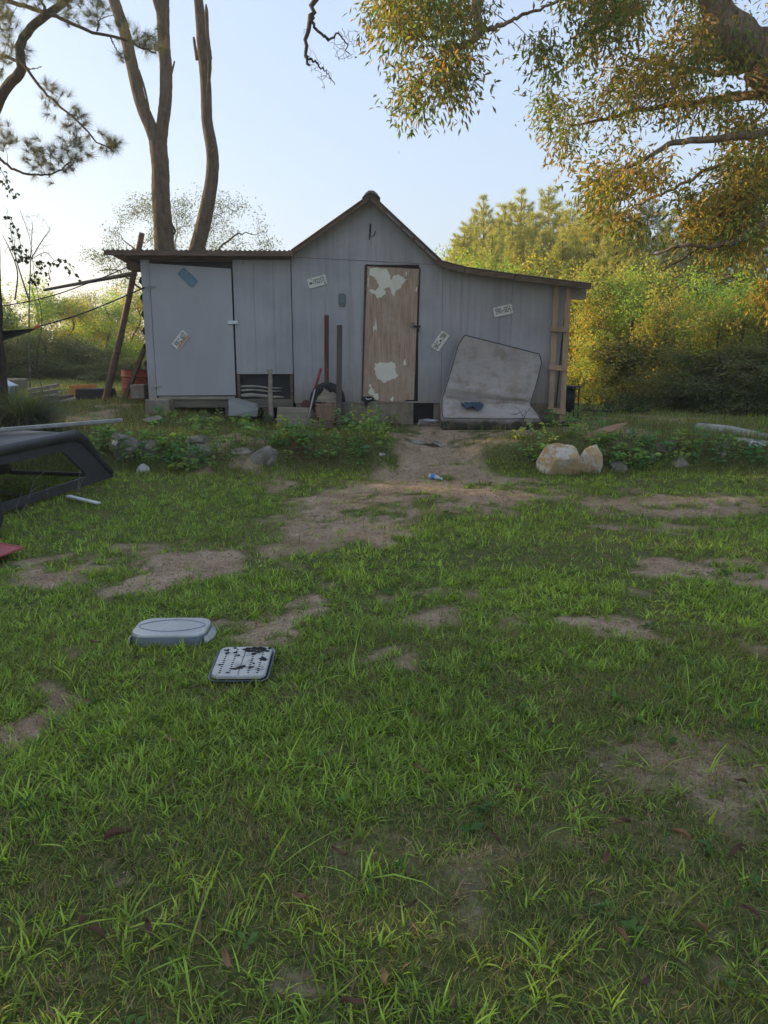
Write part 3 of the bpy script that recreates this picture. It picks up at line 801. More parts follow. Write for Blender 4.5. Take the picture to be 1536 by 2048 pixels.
# ------------------------------------------------------------------ bent mattress
def mattress_mat():
    m, nt, N, L, out = node_mat('stained_mattress_ticking')
    v = mapped(nt)
    n1 = noise(nt, 2.2, 7, .65, v)
    r = ramp(nt, [(.3, (.30, .272, .25)), (.7, (.40, .362, .335))]); L.new(n1.outputs[0], r.inputs[0])
    n2 = noise(nt, 1.0, 6, .6, mapped(nt, (5, 5, 1.2)))
    r2 = ramp(nt, [(.52, (0, 0, 0)), (.74, (.8, .8, .8))]); L.new(n2.outputs[0], r2.inputs[0])
    col = mixc(nt, r2.outputs[0], r.outputs[0], (.34, .24, .16))
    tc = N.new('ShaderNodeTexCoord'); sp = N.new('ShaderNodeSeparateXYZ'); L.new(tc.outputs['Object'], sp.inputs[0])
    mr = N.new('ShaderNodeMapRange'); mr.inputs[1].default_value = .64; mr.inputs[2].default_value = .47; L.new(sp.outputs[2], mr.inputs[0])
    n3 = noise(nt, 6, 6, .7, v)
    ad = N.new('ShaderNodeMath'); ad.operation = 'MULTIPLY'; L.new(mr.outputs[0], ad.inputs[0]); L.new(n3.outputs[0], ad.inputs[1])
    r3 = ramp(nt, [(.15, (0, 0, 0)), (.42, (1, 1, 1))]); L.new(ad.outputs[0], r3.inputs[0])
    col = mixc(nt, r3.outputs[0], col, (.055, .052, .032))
    p = N.new('ShaderNodeBsdfPrincipled'); p.inputs['Roughness'].default_value = .85; p.inputs['Specular IOR Level'].default_value = .2
    L.new(col, p.inputs['Base Color'])
    n4 = noise(nt, 7, 5, .6, mapped(nt, (.6, 1, 1.8)))
    n5 = noise(nt, 4.5, 7, .72, v); r5 = ramp(nt, [(.50, (0, 0, 0)), (.66, (.75, .75, .75))]); L.new(n5.outputs[0], r5.inputs[0])
    L.new(mixc(nt, r5.outputs[0], col, (.22, .17, .13)), p.inputs['Base Color'])
    b = N.new('ShaderNodeBump'); b.inputs['Strength'].default_value = .5; b.inputs['Distance'].default_value = .035
    L.new(n4.outputs[0], b.inputs['Height']); L.new(b.outputs[0], p.inputs['Normal'])
    L.new(p.outputs[0], out.inputs[0]); return m
M['tick'] = mattress_mat()
rowsL = [at(921, 668, 12.40), at(910, 712, 12.33), at(899, 752, 12.23), at(890, 780, 12.13), at(885, 794, 12.12), at(884, 808, 12.00), at(884, 822, 11.86), at(886, 836, 11.74)]
rowsR = [at(1087, 710, 12.44), at(1080, 740, 12.36), at(1072, 770, 12.25), at(1064, 797, 12.12), at(1061, 810, 12.10), at(1068, 819, 11.98), at(1076, 829, 11.85), at(1080, 838, 11.74)]
nv, nu = 60, 40
cl = bez(rowsL, nv); cr = bez(rowsR, nv)
uu = np.linspace(0, 1, nu)
S = cl[:, None] * (1 - uu)[None, :, None] + cr[:, None] * uu[None, :, None]
tv = np.linspace(0, 1, nv)
# round the far corners
for iv in range(6):
    k = (1 - iv / 6) ** 2 * .055
    S[iv] = S[iv][0] + (S[iv] - S[iv][0]) * 1
    w = np.linspace(0, 1, nu) * (1 - 2 * k) + k
    S[iv] = cl[iv] * (1 - w)[:, None] + cr[iv] * w[:, None]
du = np.gradient(S, axis=1); dvv = np.gradient(S, axis=0)
Nn = np.cross(dvv, du); Nn /= np.linalg.norm(Nn, axis=2)[..., None]
if Nn[10, 10][1] > 0: Nn = -Nn
Ug, Vg = np.meshgrid(uu, tv)
fold = .030 * np.exp(-((Vg - .42 - .06 * (Ug - .5)) / .035) ** 2) - .022 * np.exp(-((Vg - .36 - .05 * (Ug - .5)) / .02) ** 2) * (1 - .5 * Ug)
fold += .014 * np.exp(-((Vg - .29) / .02) ** 2) * sstep(.45, 0, Ug) + .010 * np.exp(-((Vg - .24) / .015) ** 2) * sstep(.4, 0, Ug)
fold -= .05 * np.exp(-((Vg - .56 - .05 * np.sin(Ug * 3)) / .025) ** 2) * sstep(0, .1, Ug) * sstep(1, .85, Ug)
fold += .05 * np.exp(-((Vg - .66) / .06) ** 2) * np.exp(-((Ug - .78) / .2) ** 2) - .03 * np.exp(-((Vg - .68) / .06) ** 2) * np.exp(-((Ug - .35) / .2) ** 2)
fold += (fbm(Ug * 3, Vg * 4, .35, 3) - .5) * .022
edge = np.minimum(np.minimum(Ug, 1 - Ug) / .06, 1)
S = S + Nn * (fold * edge)[..., None]
th = .17
back = S - Nn * th
# keep the underside above the soil and in front of the wall
back[..., 1] = np.minimum(back[..., 1], HY - .035)
gg = H(back[..., 0].ravel(), back[..., 1].ravel()).reshape(nv, nu)
seat = sstep(.58, .70, Vg)[..., None]                    # the seat half drops straight to the soil
down = S.copy(); down[..., 1] += .015; down[..., 2] = H(S[..., 0].ravel(), S[..., 1].ravel()).reshape(nv, nu) + .004
back = back * (1 - seat) + down * seat
back[..., 2] = np.maximum(back[..., 2], H(back[..., 0].ravel(), back[..., 1].ravel()).reshape(nv, nu))
layers = [S]
for f_, bul in ((.12, .012), (.5, .02), (.88, .012)):
    layers.append(S * (1 - f_) + back * f_)
layers.append(back)
mb = MB()
i, j = np.meshgrid(np.arange(nv - 1), np.arange(nu - 1), indexing='ij')
q = np.stack([i * nu + j, (i + 1) * nu + j, (i + 1) * nu + j + 1, i * nu + j + 1], -1).reshape(-1, 4)
ring = [(0, c) for c in range(nu)] + [(r_, nu - 1) for r_ in range(1, nv)] + [(nv - 1, c) for c in range(nu - 2, -1, -1)] + [(r_, 0) for r_ in range(nv - 2, 0, -1)]
cen = S.mean((0, 1))
rl = []
for k, Ly in enumerate(layers):
    bul = (0, .012, .02, .012, 0)[k]
    pts = []
    for (r_, c) in ring:
        p = Ly[r_, c].copy()
        o_ = np.zeros(3)
        if c == 0: o_ += -du[r_, 0] / np.linalg.norm(du[r_, 0])
        if c == nu - 1: o_ += du[r_, -1] / np.linalg.norm(du[r_, -1])
        if r_ == 0: o_ += -dvv[0, c] / np.linalg.norm(dvv[0, c])
        if r_ == nv - 1: o_ += dvv[-1, c] / np.linalg.norm(dvv[-1, c])
        pts.append(p + o_ * bul)
    rl.append(np.array(pts))
nr = len(ring)
idxS = {rc: rc[0] * nu + rc[1] for rc in ring}
V = [S.reshape(-1, 3), back.reshape(-1, 3)] + rl[1:4]
off = [0, nv * nu, 2 * nv * nu, 2 * nv * nu + nr, 2 * nv * nu + 2 * nr]
def lid(k, a):
    if k == 0: return idxS[ring[a % nr]]
    if k == 4: return idxS[ring[a % nr]] + off[1]
    return off[1 + k] + a % nr
side = [(lid(k, a), lid(k, a + 1), lid(k + 1, a + 1), lid(k + 1, a)) for k in range(4) for a in range(nr)]
mat_e = thing('mattress', 'stained old mattress bent into a seat against the shed wall', 'mattress', tuple(at(985, 860, 11.9)))
mb.add(np.concatenate(V), [q, q[:, ::-1] + nv * nu, side]).build('mattress_body', M['tick'], mat_e, smooth=True)
M['piping'] = plain('dark_piping', (.07, .075, .09), .7)
for Ly in (rl[0], ):
    MB().tube(np.vstack([Ly, Ly[:1]]), .008, 6, cap=False).build('piping', M['piping'], mat_e, smooth=True)
# blue rag in the fold
rag = MB(); nn = 18
c0 = at(945, 815, 11.93); 
a_ = np.linspace(-1, 1, nn); X_, Y_ = np.meshgrid(a_, a_, indexing='ij')
Z_ = .10 * fbm(X_ * 2 + 5, Y_ * 2, .5, 4) + .035 * (1 - np.abs(X_)) * (1 - np.abs(Y_))
V = np.stack([c0.x + X_ * .155 * (1 + .2 * Y_), c0.y + Y_ * .09, c0.z - .02 + Z_ - X_ * .012 + Y_ * .03], -1).reshape(-1, 3)
i, j = np.meshgrid(np.arange(nn - 1), np.arange(nn - 1), indexing='ij')
qq = np.stack([i * nn + j, i * nn + j + 1, (i + 1) * nn + j + 1, (i + 1) * nn + j], -1).reshape(-1, 4)
rag.add(V, [qq]); rg_o = rag.build('rag', plain('blue_cloth', (.05, .075, .11), .9), None, smooth=True)
sm = rg_o.modifiers.new('solid', 'SOLIDIFY'); sm.thickness = .006
tag(rg_o, 'crumpled dark blue rag lying in the fold of the mattress', 'rag')
# dead forked twig sticking up in front of the mattress
tw = MB()
for pts in ([(1052, 858), (1046, 838), (1040, 822), (1025, 810)], [(1044, 832), (1056, 822), (1062, 812)], [(1041, 824), (1034, 828), (1022, 830)], [(1046, 838), (1052, 828), (1050, 818)]):
    tw.tube(bez([at(x, y, 11.66) for x, y in pts], 10), np.linspace(.006, .002, 10), 5)
tag(tw.build('dead_twig', M['bark_thin'], None), 'thin forked dead twig standing in front of the mattress', 'twig')

# ------------------------------------------------------------------ things standing along the shed front
def gz_at(x, y): return Hf(x, y)
# two rusty posts
for (pt, pb, lab, Y, mt) in (((653, 630), (652, 790), 'shorter-looking rusty red iron post close to the wall behind the tyre', 12.32, 'rust'), ((679, 650), (677, 842), 'taller brown iron post standing in front of the firewood blocks', 11.95, 'rustb')):
    if mt not in M: M[mt] = stained('brown_painted_iron', (.075, .058, .052), (.125, .10, .09), (5, 5, 2), .7, .2, 40)
    a = at(*pt, Y); b = at(*pb, Y); b.z = gz_at(b.x, Y) - .05
    e = thing('iron_post', lab, 'post', (b.x, Y, b.z))
    w = .062 if mt == 'rust' else .075
    MB().bar(b + Vector((0, 0, 0)), a, w, .008, up=(0, 1, 0)).build('web', M[mt], e)
    d = (a - b).normalized()
    for s in (-1, 1):
        sx = Vector((1, 0, 0)) * (w / 2) * s
        MB().bar(b + sx + Vector((0, .024, 0)), a + sx + Vector((0, .024, 0)), .007, .05, up=(0, 1, 0)).build('flange', M[mt], e)
# tyre lying up against the wall behind the logs
def torus(c, R_, r_, axis_rot, n=40, k=14, squash=1.0):
    a = np.linspace(0, 2 * np.pi, n, endpoint=False); b = np.linspace(0, 2 * np.pi, k, endpoint=False)
    A, B = np.meshgrid(a, b, indexing='ij')
    cb, sb = np.cos(B), np.sin(B)
    # squarer tyre section
    sc = 1 / np.maximum(np.abs(cb), np.abs(sb)) ** .45
    x = (R_ + r_ * cb * sc) * np.cos(A); y = (R_ + r_ * cb * sc) * np.sin(A); z = r_ * sb * squash * sc
    V = np.stack([x, y, z], -1).reshape(-1, 3) @ np.array(axis_rot.to_3x3()).T + np.array(c)
    i, j = np.meshgrid(np.arange(n), np.arange(k), indexing='ij')
    q = np.stack([i * k + j, ((i + 1) % n) * k + j, ((i + 1) % n) * k + (j + 1) % k, i * k + (j + 1) % k], -1).reshape(-1, 4)
    return V, [q]
M['rubber'] = stained('old_tyre_rubber', (.018, .018, .019), (.04, .04, .04), (8, 8, 8), .8, .5, 25)
tc_ = at(655, 800, 12.28)
tag(MB().add(*torus(tc_, .20, .085, Matrix.Rotation(R(78), 4, 'X'))).build('tyre', M['rubber'], None, smooth=True), 'black tyre standing against the wall behind the firewood', 'tyre')
# firewood: rough blocks
def chunk(name, pts_px, Y, depth, mat, seed, jit=.012):
    """block of wood: front outline, real depth, rough sides"""
    r2 = random.Random(seed)
    P = [at(x, y, Y) for x, y in pts_px]
    dense = []
    for q in range(len(P)):
        a, b = P[q], P[(q + 1) % len(P)]
        for k in range(5):
            dense.append(a.lerp(b, k / 5) + Vector((r2.uniform(-1, 1) * jit, 0, r2.uniform(-1, 1) * jit)))
    k = len(dense); c = sum(dense, Vector()) / k
    V = []
    lays = [(-.02, .90), (0, 1.0), (depth * .4, 1.03), (depth * .8, 1.0), (depth, .93)]
    for (dy, s) in lays:
        for p in dense:
            V.append(tuple(c + (p - c) * s + Vector((r2.uniform(-1, 1) * jit * .4, dy + r2.uniform(-1, 1) * jit * .5, 0))))
    F = [tuple(range(k))] + [tuple(range((len(lays) - 1) * k, len(lays) * k))[::-1]]
    for l in range(len(lays) - 1):
        for q in range(k): F.append((l * k + (q + 1) % k, l * k + q, (l + 1) * k + q, (l + 1) * k + (q + 1) % k))
    return MB().poly(V, F).build(name, mat, None)
M['redwood'] = wood_mat('reddish_split_wood', (.15, .085, .055), (.30, .19, .13), (35, 35, 3))
M['logend'] = wood_mat('grey_log', (.06, .052, .048), (.19, .17, .155), (14, 14, 3))
tag(chunk('split_log', [(632, 808), (675, 806), (682, 826), (668, 843), (640, 842), (630, 830)], 11.98, .3, M['redwood'], 1), 'reddish-brown split log block under the grey wedge of wood', 'log')
tag(chunk('wood_wedge', [(646, 777), (656, 784), (676, 790), (676, 808), (631, 805), (634, 796), (641, 789)], 12.02, .22, M['greywood'], 2), 'grey weathered peaked wedge of wood on top of the split log', 'wood block')
tag(chunk('stump', [(684, 806), (702, 805), (704, 842), (682, 842)], 12.1, .22, M['logend'], 3), 'short dark log standing upright right of the iron post', 'log')
tag(chunk('timber_offcut', [(624, 842), (666, 845), (666, 858), (626, 856)], 11.7, .14, M['brownwood'], 4, .004), 'dark brown timber offcut on the ground below the split log', 'timber')
tag(chunk('root_clump', [(604, 806), (612, 800), (622, 806), (624, 822), (606, 824)], 12.15, .15, M['rust'], 5, .02), 'dark rusty clump between the opening and the tyre', 'scrap')
for k, (pa, pb, py, w) in enumerate(((556, 618, 820, .10), (555, 622, 832, .095), (556, 626, 844, .10))):
    a = at(pa, py, 12.0 - k * .02); b = at(pb, py + 2, 12.0 - k * .03)
    o = MB().bar(a, b, .18, w * .92).build('board', M['greywood'], None, bevel=.006)
    tag(o, ['top weathered board of the little stack beside the firewood', 'middle weathered board of the little stack beside the firewood', 'bottom weathered board of the little stack beside the firewood'][k], 'board', 'boards stacked beside the firewood')
# sledge handle with red top, stick in front of the opening
e = thing('tool_handle', 'leaning tool handle with a red top and pale metal shaft', 'tool', tuple(at(614, 846, 11.8)))
a, m_, b = at(642, 737, 12.05), at(630, 778, 11.98), at(614, 846, 11.82)
MB().tube([a, a.lerp(m_, .5), m_], [.021, .022, .019], 10).build('grip', plain('red_paint', (.25, .045, .045), .5), e, smooth=True)
MB().tube([m_, b], [.012, .012], 8).build('shaft', plain('grey_shaft', (.34, .33, .32), .5), e, smooth=True)
st = bez([at(540, 740, 12.35), at(541, 756, 12.32), at(540, 780, 12.3), at(541.5, 810, 12.26), at(543, 838, 12.22)], 16)
tag(MB().tube(st, np.linspace(.030, .042, 16) + np.where(np.arange(16) == 0, .015, 0), 10, jit=.25).build('stick', M['greywood'], None, smooth=True), 'crooked grey stick leaning upright before the low opening', 'stick')
# clear plastic bin, tipped
m, nt, N, L, out = node_mat('cloudy_clear_plastic')
p = N.new('ShaderNodeBsdfPrincipled'); p.inputs['Base Color'].default_value = (.36, .35, .33, 1); p.inputs['Roughness'].default_value = .35
tr = N.new('ShaderNodeBsdfTransparent'); tr.inputs[0].default_value = (.85, .88, .9, 1)
mx = N.new('ShaderNodeMixShader'); mx.inputs[0].default_value = .45; L.new(p.outputs[0], mx.inputs[1]); L.new(tr.outputs[0], mx.inputs[2]); L.new(mx.outputs[0], out.inputs[0]); M['clear'] = m
be = thing('plastic_bin', 'cloudy clear plastic bin tipped against the floor beam', 'bin', tuple(at(487, 834, 12.1)))
bl = [at(457, 832, 12.08), at(515, 833, 12.08), at(513, 830, 12.36), at(460, 830, 12.36)]
bt = [at(457, 797, 12.14), at(517, 819, 12.06), at(514, 808, 12.44), at(459, 794, 12.44)]
for k in range(4):
    A_, B_, C_, D_ = bl[k], bl[(k + 1) % 4], bt[(k + 1) % 4], bt[k]
    c_ = sum(bl + bt, Vector()) / 8; inn = (c_ - (A_ + B_ + C_ + D_) / 4); inn.z = 0; inn = inn.normalized() * .006
    V = [A_, B_, C_, D_, A_ + inn, B_ + inn, C_ + inn, D_ + inn]
    MB().poly([tuple(v) for v in V], [(0, 1, 2, 3), (7, 6, 5, 4), (0, 4, 5, 1), (1, 5, 6, 2), (2, 6, 7, 3), (3, 7, 4, 0)]).build('bin_wall', M['clear'], be)
MB().poly([tuple(v + Vector((0, 0, .004))) for v in bl] + [tuple(v + Vector((0, 0, .010))) for v in bl], [(0, 3, 2, 1), (4, 5, 6, 7), (0, 1, 5, 4), (1, 2, 6, 5), (2, 3, 7, 6), (3, 0, 4, 7)]).build('bin_floor', M['clear'], be)
MB().tube([tuple(v) for v in bt] + [tuple(bt[0])], .009, 6).build('bin_rim', M['clear'], be)
# crushed foil and glass in the hole under the wall
def lump(c, s, seed, sub=3, rough=.35, flat=0, freq=1.6):
    """angular stone-like lump"""
    import bmesh
    bm = bmesh.new(); bmesh.ops.create_icosphere(bm, subdivisions=sub, radius=1)
    V = np.array([v.co for v in bm.verts]); F = np.array([[v.index for v in f.verts] for f in bm.faces]); bm.free()
    r2 = np.random.default_rng(seed)
    for k in range(16):                                   # flat broken faces
        n_ = r2.normal(size=3); n_ /= np.linalg.norm(n_); d = r2.uniform(.5, .85)
        h = V @ n_; V = V - np.outer(np.maximum(h - d, 0), n_) * .97
    dn = fbm(V[:, 0] * freq + seed, V[:, 1] * freq + V[:, 2] * freq * .7, .6, seed % 13, 4) - .5
    V = V * (1 + rough * dn)[:, None]
    a = r2.uniform(0, 6.28); c_, s_ = math.cos(a), math.sin(a)
    V[:, :2] = V[:, :2] @ np.array([[c_, -s_], [s_, c_]])
    return V * (np.array(s) / 2 / .85) + np.array(c), F
V, F = lump(at(847, 843, 12.35), (.2, .14, .12), 4, 3, .9, freq=4)
tag(MB().add(V, [F]).build('foil_ball', plain('crumpled_foil', (.5, .51, .53), .3, .7, .5, 30), None), 'crumpled silver foil ball in the gap under the wall', 'litter')
V, F = lump(at(866, 842, 12.3), (.16, .12, .05), 14, 3, .9, freq=4)
tag(MB().add(V, [F]).build('paper_scrap', plain('white_paper', (.5, .5, .5), .8), None), 'pale flattened scrap of paper next to the mattress corner', 'litter')
# grill behind the right corner
ge = thing('barbecue', 'black barrel barbecue with thin legs behind the ladder frame', 'barbecue', tuple(at(1140, 836, 13.4)))
gc = at(1132, 800, 13.4); gzz = gz_at(gc.x, 13.4)
gt = at(1132, 772, 13.4).z
MB().tube([(gc.x - .45, 13.4, gt - .22), (gc.x - .43, 13.4, gt - .22), (gc.x + .08, 13.4, gt - .22), (gc.x + .1, 13.4, gt - .22)], [.2, .24, .24, .2], 22).build('drum', M['dark'], ge, smooth=False)
MB().box((gc.x - .05, 13.25, gt), (.5, .25, .02)).build('shelf', M['dark'], ge, bevel=.004)
MB().tube([(gc.x - .02, 13.4, gt - .4), (gc.x - .06, 13.4, gzz + .16), (gc.x - .10, 13.4, gzz + .1)], [.1, .06, .02], 12).build('ash_pan', M['dark'], ge)
for (dx, dy) in ((.19, -.12), (.19, .2), (-.5, -.12), (-.5, .2)):
    MB().tube([(gc.x + dx, 13.4 + dy, gt), (gc.x + dx, 13.4 + dy, gzz - .03)], .012, 8).build('leg', M['dark'], ge)
for zz in (gt - .01, gt - .30):
    MB().tube([(gc.x - .5, 13.28, zz), (gc.x + .19, 13.28, zz)], .009, 6).build('rail', M['dark'], ge)
# dark earth / debris by the frame foot
for (px, py, w, h, sd, lab) in ((1100, 852, .34, .16, 31, 'dark muddy tyre-like lump at the foot of the ladder frame'), (1128, 848, .22, .12, 32, 'dark clod of earth right of the ladder frame foot')):
    c_ = at(px, py, 12.25); V, F = lump(c_, (w, .25, h), sd, 3, .6)
    tag(MB().add(V, [F]).build('earth_clod', stained('dark_earth', (.025, .022, .02), (.07, .06, .05), (9, 9, 9), .95, .6, 40), None), lab, 'clod')
# plastic bottle on the path
bp = G(866, 959)
be = thing('plastic_bottle', 'small clear plastic bottle with a blue label on the dirt path', 'bottle', tuple(bp))
ax = Vector((.80, -.45, -.12)).normalized(); c0 = bp + Vector((-.05, .03, .042))
m, nt, N, L, out = node_mat('clear_bottle_plastic')
p = N.new('ShaderNodeBsdfPrincipled'); p.inputs['Base Color'].default_value = (.75, .78, .8, 1); p.inputs['Roughness'].default_value = .15
tr = N.new('ShaderNodeBsdfTransparent'); mx = N.new('ShaderNodeMixShader'); mx.inputs[0].default_value = .5
L.new(p.outputs[0], mx.inputs[1]); L.new(tr.outputs[0], mx.inputs[2]); L.new(mx.outputs[0], out.inputs[0])
prof = [(0, .02), (.005, .031), (.03, .033), (.10, .033), (.13, .027), (.155, .013), (.175, .012)]
MB().tube([c0 + ax * t for t, r in prof], [r for t, r in prof], 16).build('bottle_body', m, be, smooth=True)
MB().tube([c0 + ax * .035, c0 + ax * .09], [.0342, .0342], 16).build('label_sleeve', plain('blue_label', (.06, .22, .55), .4), be, smooth=True)
MB().tube([c0 + ax * .172, c0 + ax * .188], [.0145, .0145], 12).build('cap', M['white'], be)

# ------------------------------------------------------------------ upturned roaster pan and broiler pan in the lawn
def rrect(w, d, r, n=8):
    pts = []
    for (sx, sy, a0) in ((1, 1, 0), (-1, 1, 90), (-1, -1, 180), (1, -1, 270)):
        for q in range(n + 1):
            a = R(a0 + 90 * q / n); pts.append((sx * (w / 2 - r) + r * math.cos(a), sy * (d / 2 - r) + r * math.sin(a)))
    return np.array(pts)
def loft(rings):
    """rings of equal length -> surface"""
    k = len(rings[0]); V = np.concatenate(rings); Fq = []
    for l in range(len(rings) - 1):
        for q in range(k): Fq.append((l * k + q, l * k + (q + 1) % k, (l + 1) * k + (q + 1) % k, (l + 1) * k + q))
    return V, Fq, tuple(range(k))[::-1], tuple(range((len(rings) - 1) * k, len(rings) * k))
def placed(V, c, rz, tiltx=0, tilty=0):
    m_ = (Matrix.Rotation(R(rz), 3, 'Z') @ Matrix.Rotation(R(tiltx), 3, 'X') @ Matrix.Rotation(R(tilty), 3, 'Y'))
    return np.asarray(V) @ np.array(m_).T + np.array(c)
M['alu'] = stained('dull_aluminium', (.40, .40, .40), (.52, .52, .51), (6, 6, 6), .38, .12, 30, metal=.55, c3=(.36, .40, .44))
M['alu_dark'] = stained('dark_aluminium', (.13, .15, .19), (.24, .27, .33), (8, 8, 8), .5, .2, 30, metal=.35)
pc = G(333, 1294); pz = Hf(pc.x, pc.y) + .005
W_, D_ = .44, .30
pan = thing('roasting_pan', 'upturned grey aluminium roasting pan with an oval embossed line', 'pan', (pc.x, pc.y + .12, pz))
r0 = rrect(W_ * .94, D_ * .96, .085); ringsp = []
for (s, z) in ((1.0, .0), (1.0, .045), (.99, .058), (.97, .066), (.945, .068)):
    ringsp.append(np.column_stack([r0 * s, np.full(len(r0), z)]))
V, Fq, bot, top = loft(ringsp)
V = placed(V, (pc.x, pc.y + .13, pz), 1.5, -1.5)
MB().poly(V, Fq + [top]).build('pan_body', M['alu'], pan, smooth=False)
ov = np.array([(.155 * math.cos(t) * (1 + .18 * abs(math.cos(t)) ** 3), .098 * math.sin(t), .0695) for t in np.linspace(0, 2 * math.pi, 60)])
MB().tube(placed(ov, (pc.x, pc.y + .13, pz), 1.5, -1.5), .0022, 6, cap=False).build('embossed_line', M['alu_dark'], pan)
for s in (-1, 1):                                             # end handles: flattened flanges
    hp = np.array([(s * (W_ * .455 + .038 * math.sin(t)), .125 * math.cos(t), .012) for t in np.linspace(0, math.pi, 18)])
    inner = np.array([(s * (W_ * .455), .125 * math.cos(t), .042) for t in np.linspace(0, math.pi, 18)])
    A = np.concatenate([hp, inner, hp - [0, 0, .006], inner - [0, 0, .006]]); n = 18
    Fq = [(k, k + 1, n + k + 1, n + k) for k in range(n - 1)] + [(2 * n + k + 1, 2 * n + k, 3 * n + k, 3 * n + k + 1) for k in range(n - 1)] + [(k + 1, k, 2 * n + k, 2 * n + k + 1) for k in range(n - 1)]
    MB().poly(placed(A, (pc.x, pc.y + .13, pz), 1.5, -1.5), Fq).build('end_flange', M['alu'], pan)
r1 = rrect(W_ * .945, D_ * .965, .085)
band_in = np.column_stack([r1 * 1.004, np.full(len(r1), .006)]); band_out = np.column_stack([r1 * 1.0, np.full(len(r1), .050)])
V, Fq, b_, t_ = loft([band_in, band_out])
MB().poly(placed(V, (pc.x, pc.y + .13, pz), 1.5, -1.5), Fq).build('dark_side', M['alu_dark'], pan)  # band round the pan side, darker than the top
# broiler pan: tray with perforated lid, soot blots
qc = G(475, 1368); qz = Hf(qc.x, qc.y) + .015
cq = (qc.x, qc.y + .15, qz + .01)
RZ, TX = 1.0, 5.0
bro = thing('broiler_pan', 'perforated white broiler pan lid speckled with black soot', 'pan', cq)
M['enamel'] = stained('scorched_white_enamel', (.36, .35, .33), (.48, .47, .44), (9, 9, 9), .4, .15, 40, c3=(.20, .20, .19), dirt=(.05, .05, .05), dirt_rng=(.60, .66))
W_, D_ = .285, .33
r0 = rrect(W_, D_, .045)
rr_ = [np.column_stack([r0 * s, np.full(len(r0), z)]) for s, z in ((.86, -.02), (1.0, .012), (1.045, .016), (1.05, .012), (1.0, .006))]
V, Fq, b_, t_ = loft(rr_)
MB().poly(placed(V, cq, RZ, TX), Fq + [b_]).build('tray', M['alu_dark'], bro)
r0 = rrect(W_ * .93, D_ * .93, .04)
rr_ = [np.column_stack([r0 * s, np.full(len(r0), z)]) for s, z in ((1.0, .014), (1.0, .026), (.985, .031), (.96, .032))]
V, Fq, b_, t_ = loft(rr_)
lid_o = MB().poly(placed(V, cq, RZ, TX), Fq + [t_]).build('perforated_lid', M['enamel'], bro)
M['soot'] = stained('black_soot', (.008, .008, .009), (.02, .02, .02), (20, 20, 20), .85, .5, 60)
def blot(x, y, s, n, name, sd, ex=1.0):
    r2 = random.Random(sd)
    pts = [(x + s * ex * math.cos(6.283 * k / n) * r2.uniform(.45, 1.25), y + s * math.sin(6.283 * k / n) * r2.uniform(.45, 1.25)) for k in range(n)]
    A = placed([(a, b, .0338) for a, b in pts] + [(a, b, .031) for a, b in pts], cq, RZ, TX)
    MB().poly(A, [tuple(range(n))] + [((k + 1) % n, k, n + k, n + (k + 1) % n) for k in range(n)]).build(name, M['soot'], lid_o)
for col_x in (-.092, -.045, .047, .092):
    for k in range(13):
        blot(col_x, -.125 + k * .0205, .0042, 8, 'slot', k + int(col_x * 1000), 1.5)
MB().poly(placed([(-.0015, -.145, .0336), (.0015, -.145, .0336), (.0015, .135, .0336), (-.0015, .135, .0336)], cq, RZ, TX), [(0, 1, 2, 3)]).build('centre_line', M['soot'], lid_o)
for k, (x, y, s, ex) in enumerate(((.005, .115, .02, 1.2), (.05, .125, .026, 1.6), (.09, .12, .02, 1.3), (.11, .10, .014, 1), (.07, .095, .016, 1.5), (.045, .07, .014, 1), (.10, .015, .018, 1.2), (.113, .0, .012, 1), (.0, -.075, .016, 1.3), (.015, -.06, .012, 1), (-.03, -.085, .010, 2), (.052, -.07, .010, 1.5), (-.1, .11, .011, 1.4), (-.09, .08, .010, 1.8), (-.05, .085, .010, 1.2), (-.03, .055, .009, 1), (-.105, -.045, .008, 1.5), (.06, -.03, .008, 1), (-.06, .135, .009, 1.2), (.025, .10, .014, 1.5), (-.055, -.125, .006, 1.5), (.02, .13, .012, 2), (.12, .13, .012, 1))):
    blot(x, y, s, 13, 'soot_blot', 100 + k, ex)
# soot spilt beyond the far edge
# ------------------------------------------------------------------ truck cap at the left, tube across it
M['cap'] = stained('dull_black_fibreglass', (.020, .020, .023), (.034, .033, .037), (5, 5, 5), .42, .1, 60, spec=.5, c3=(.045, .045, .048))
capb0 = Vector((-3.95, 6.3, 0)); dirb = Vector((.39, 1.9, 0)).normalized(); nx_ = Vector((-dirb.y, dirb.x, 0))  # nx_ points to the left, across the cap
Lc, Wc, Hc = 3.05, 1.5, .60
def cp(s, w, z):                                             # s along, w across, z up
    b = capb0 + dirb * s + nx_ * w
    return Vector((b.x, b.y, z + .02 + .015 * s))
cap_e = thing('truck_cap', 'black fibreglass pickup bed cap lying in the grass at the left', 'truck cap', tuple(capb0))
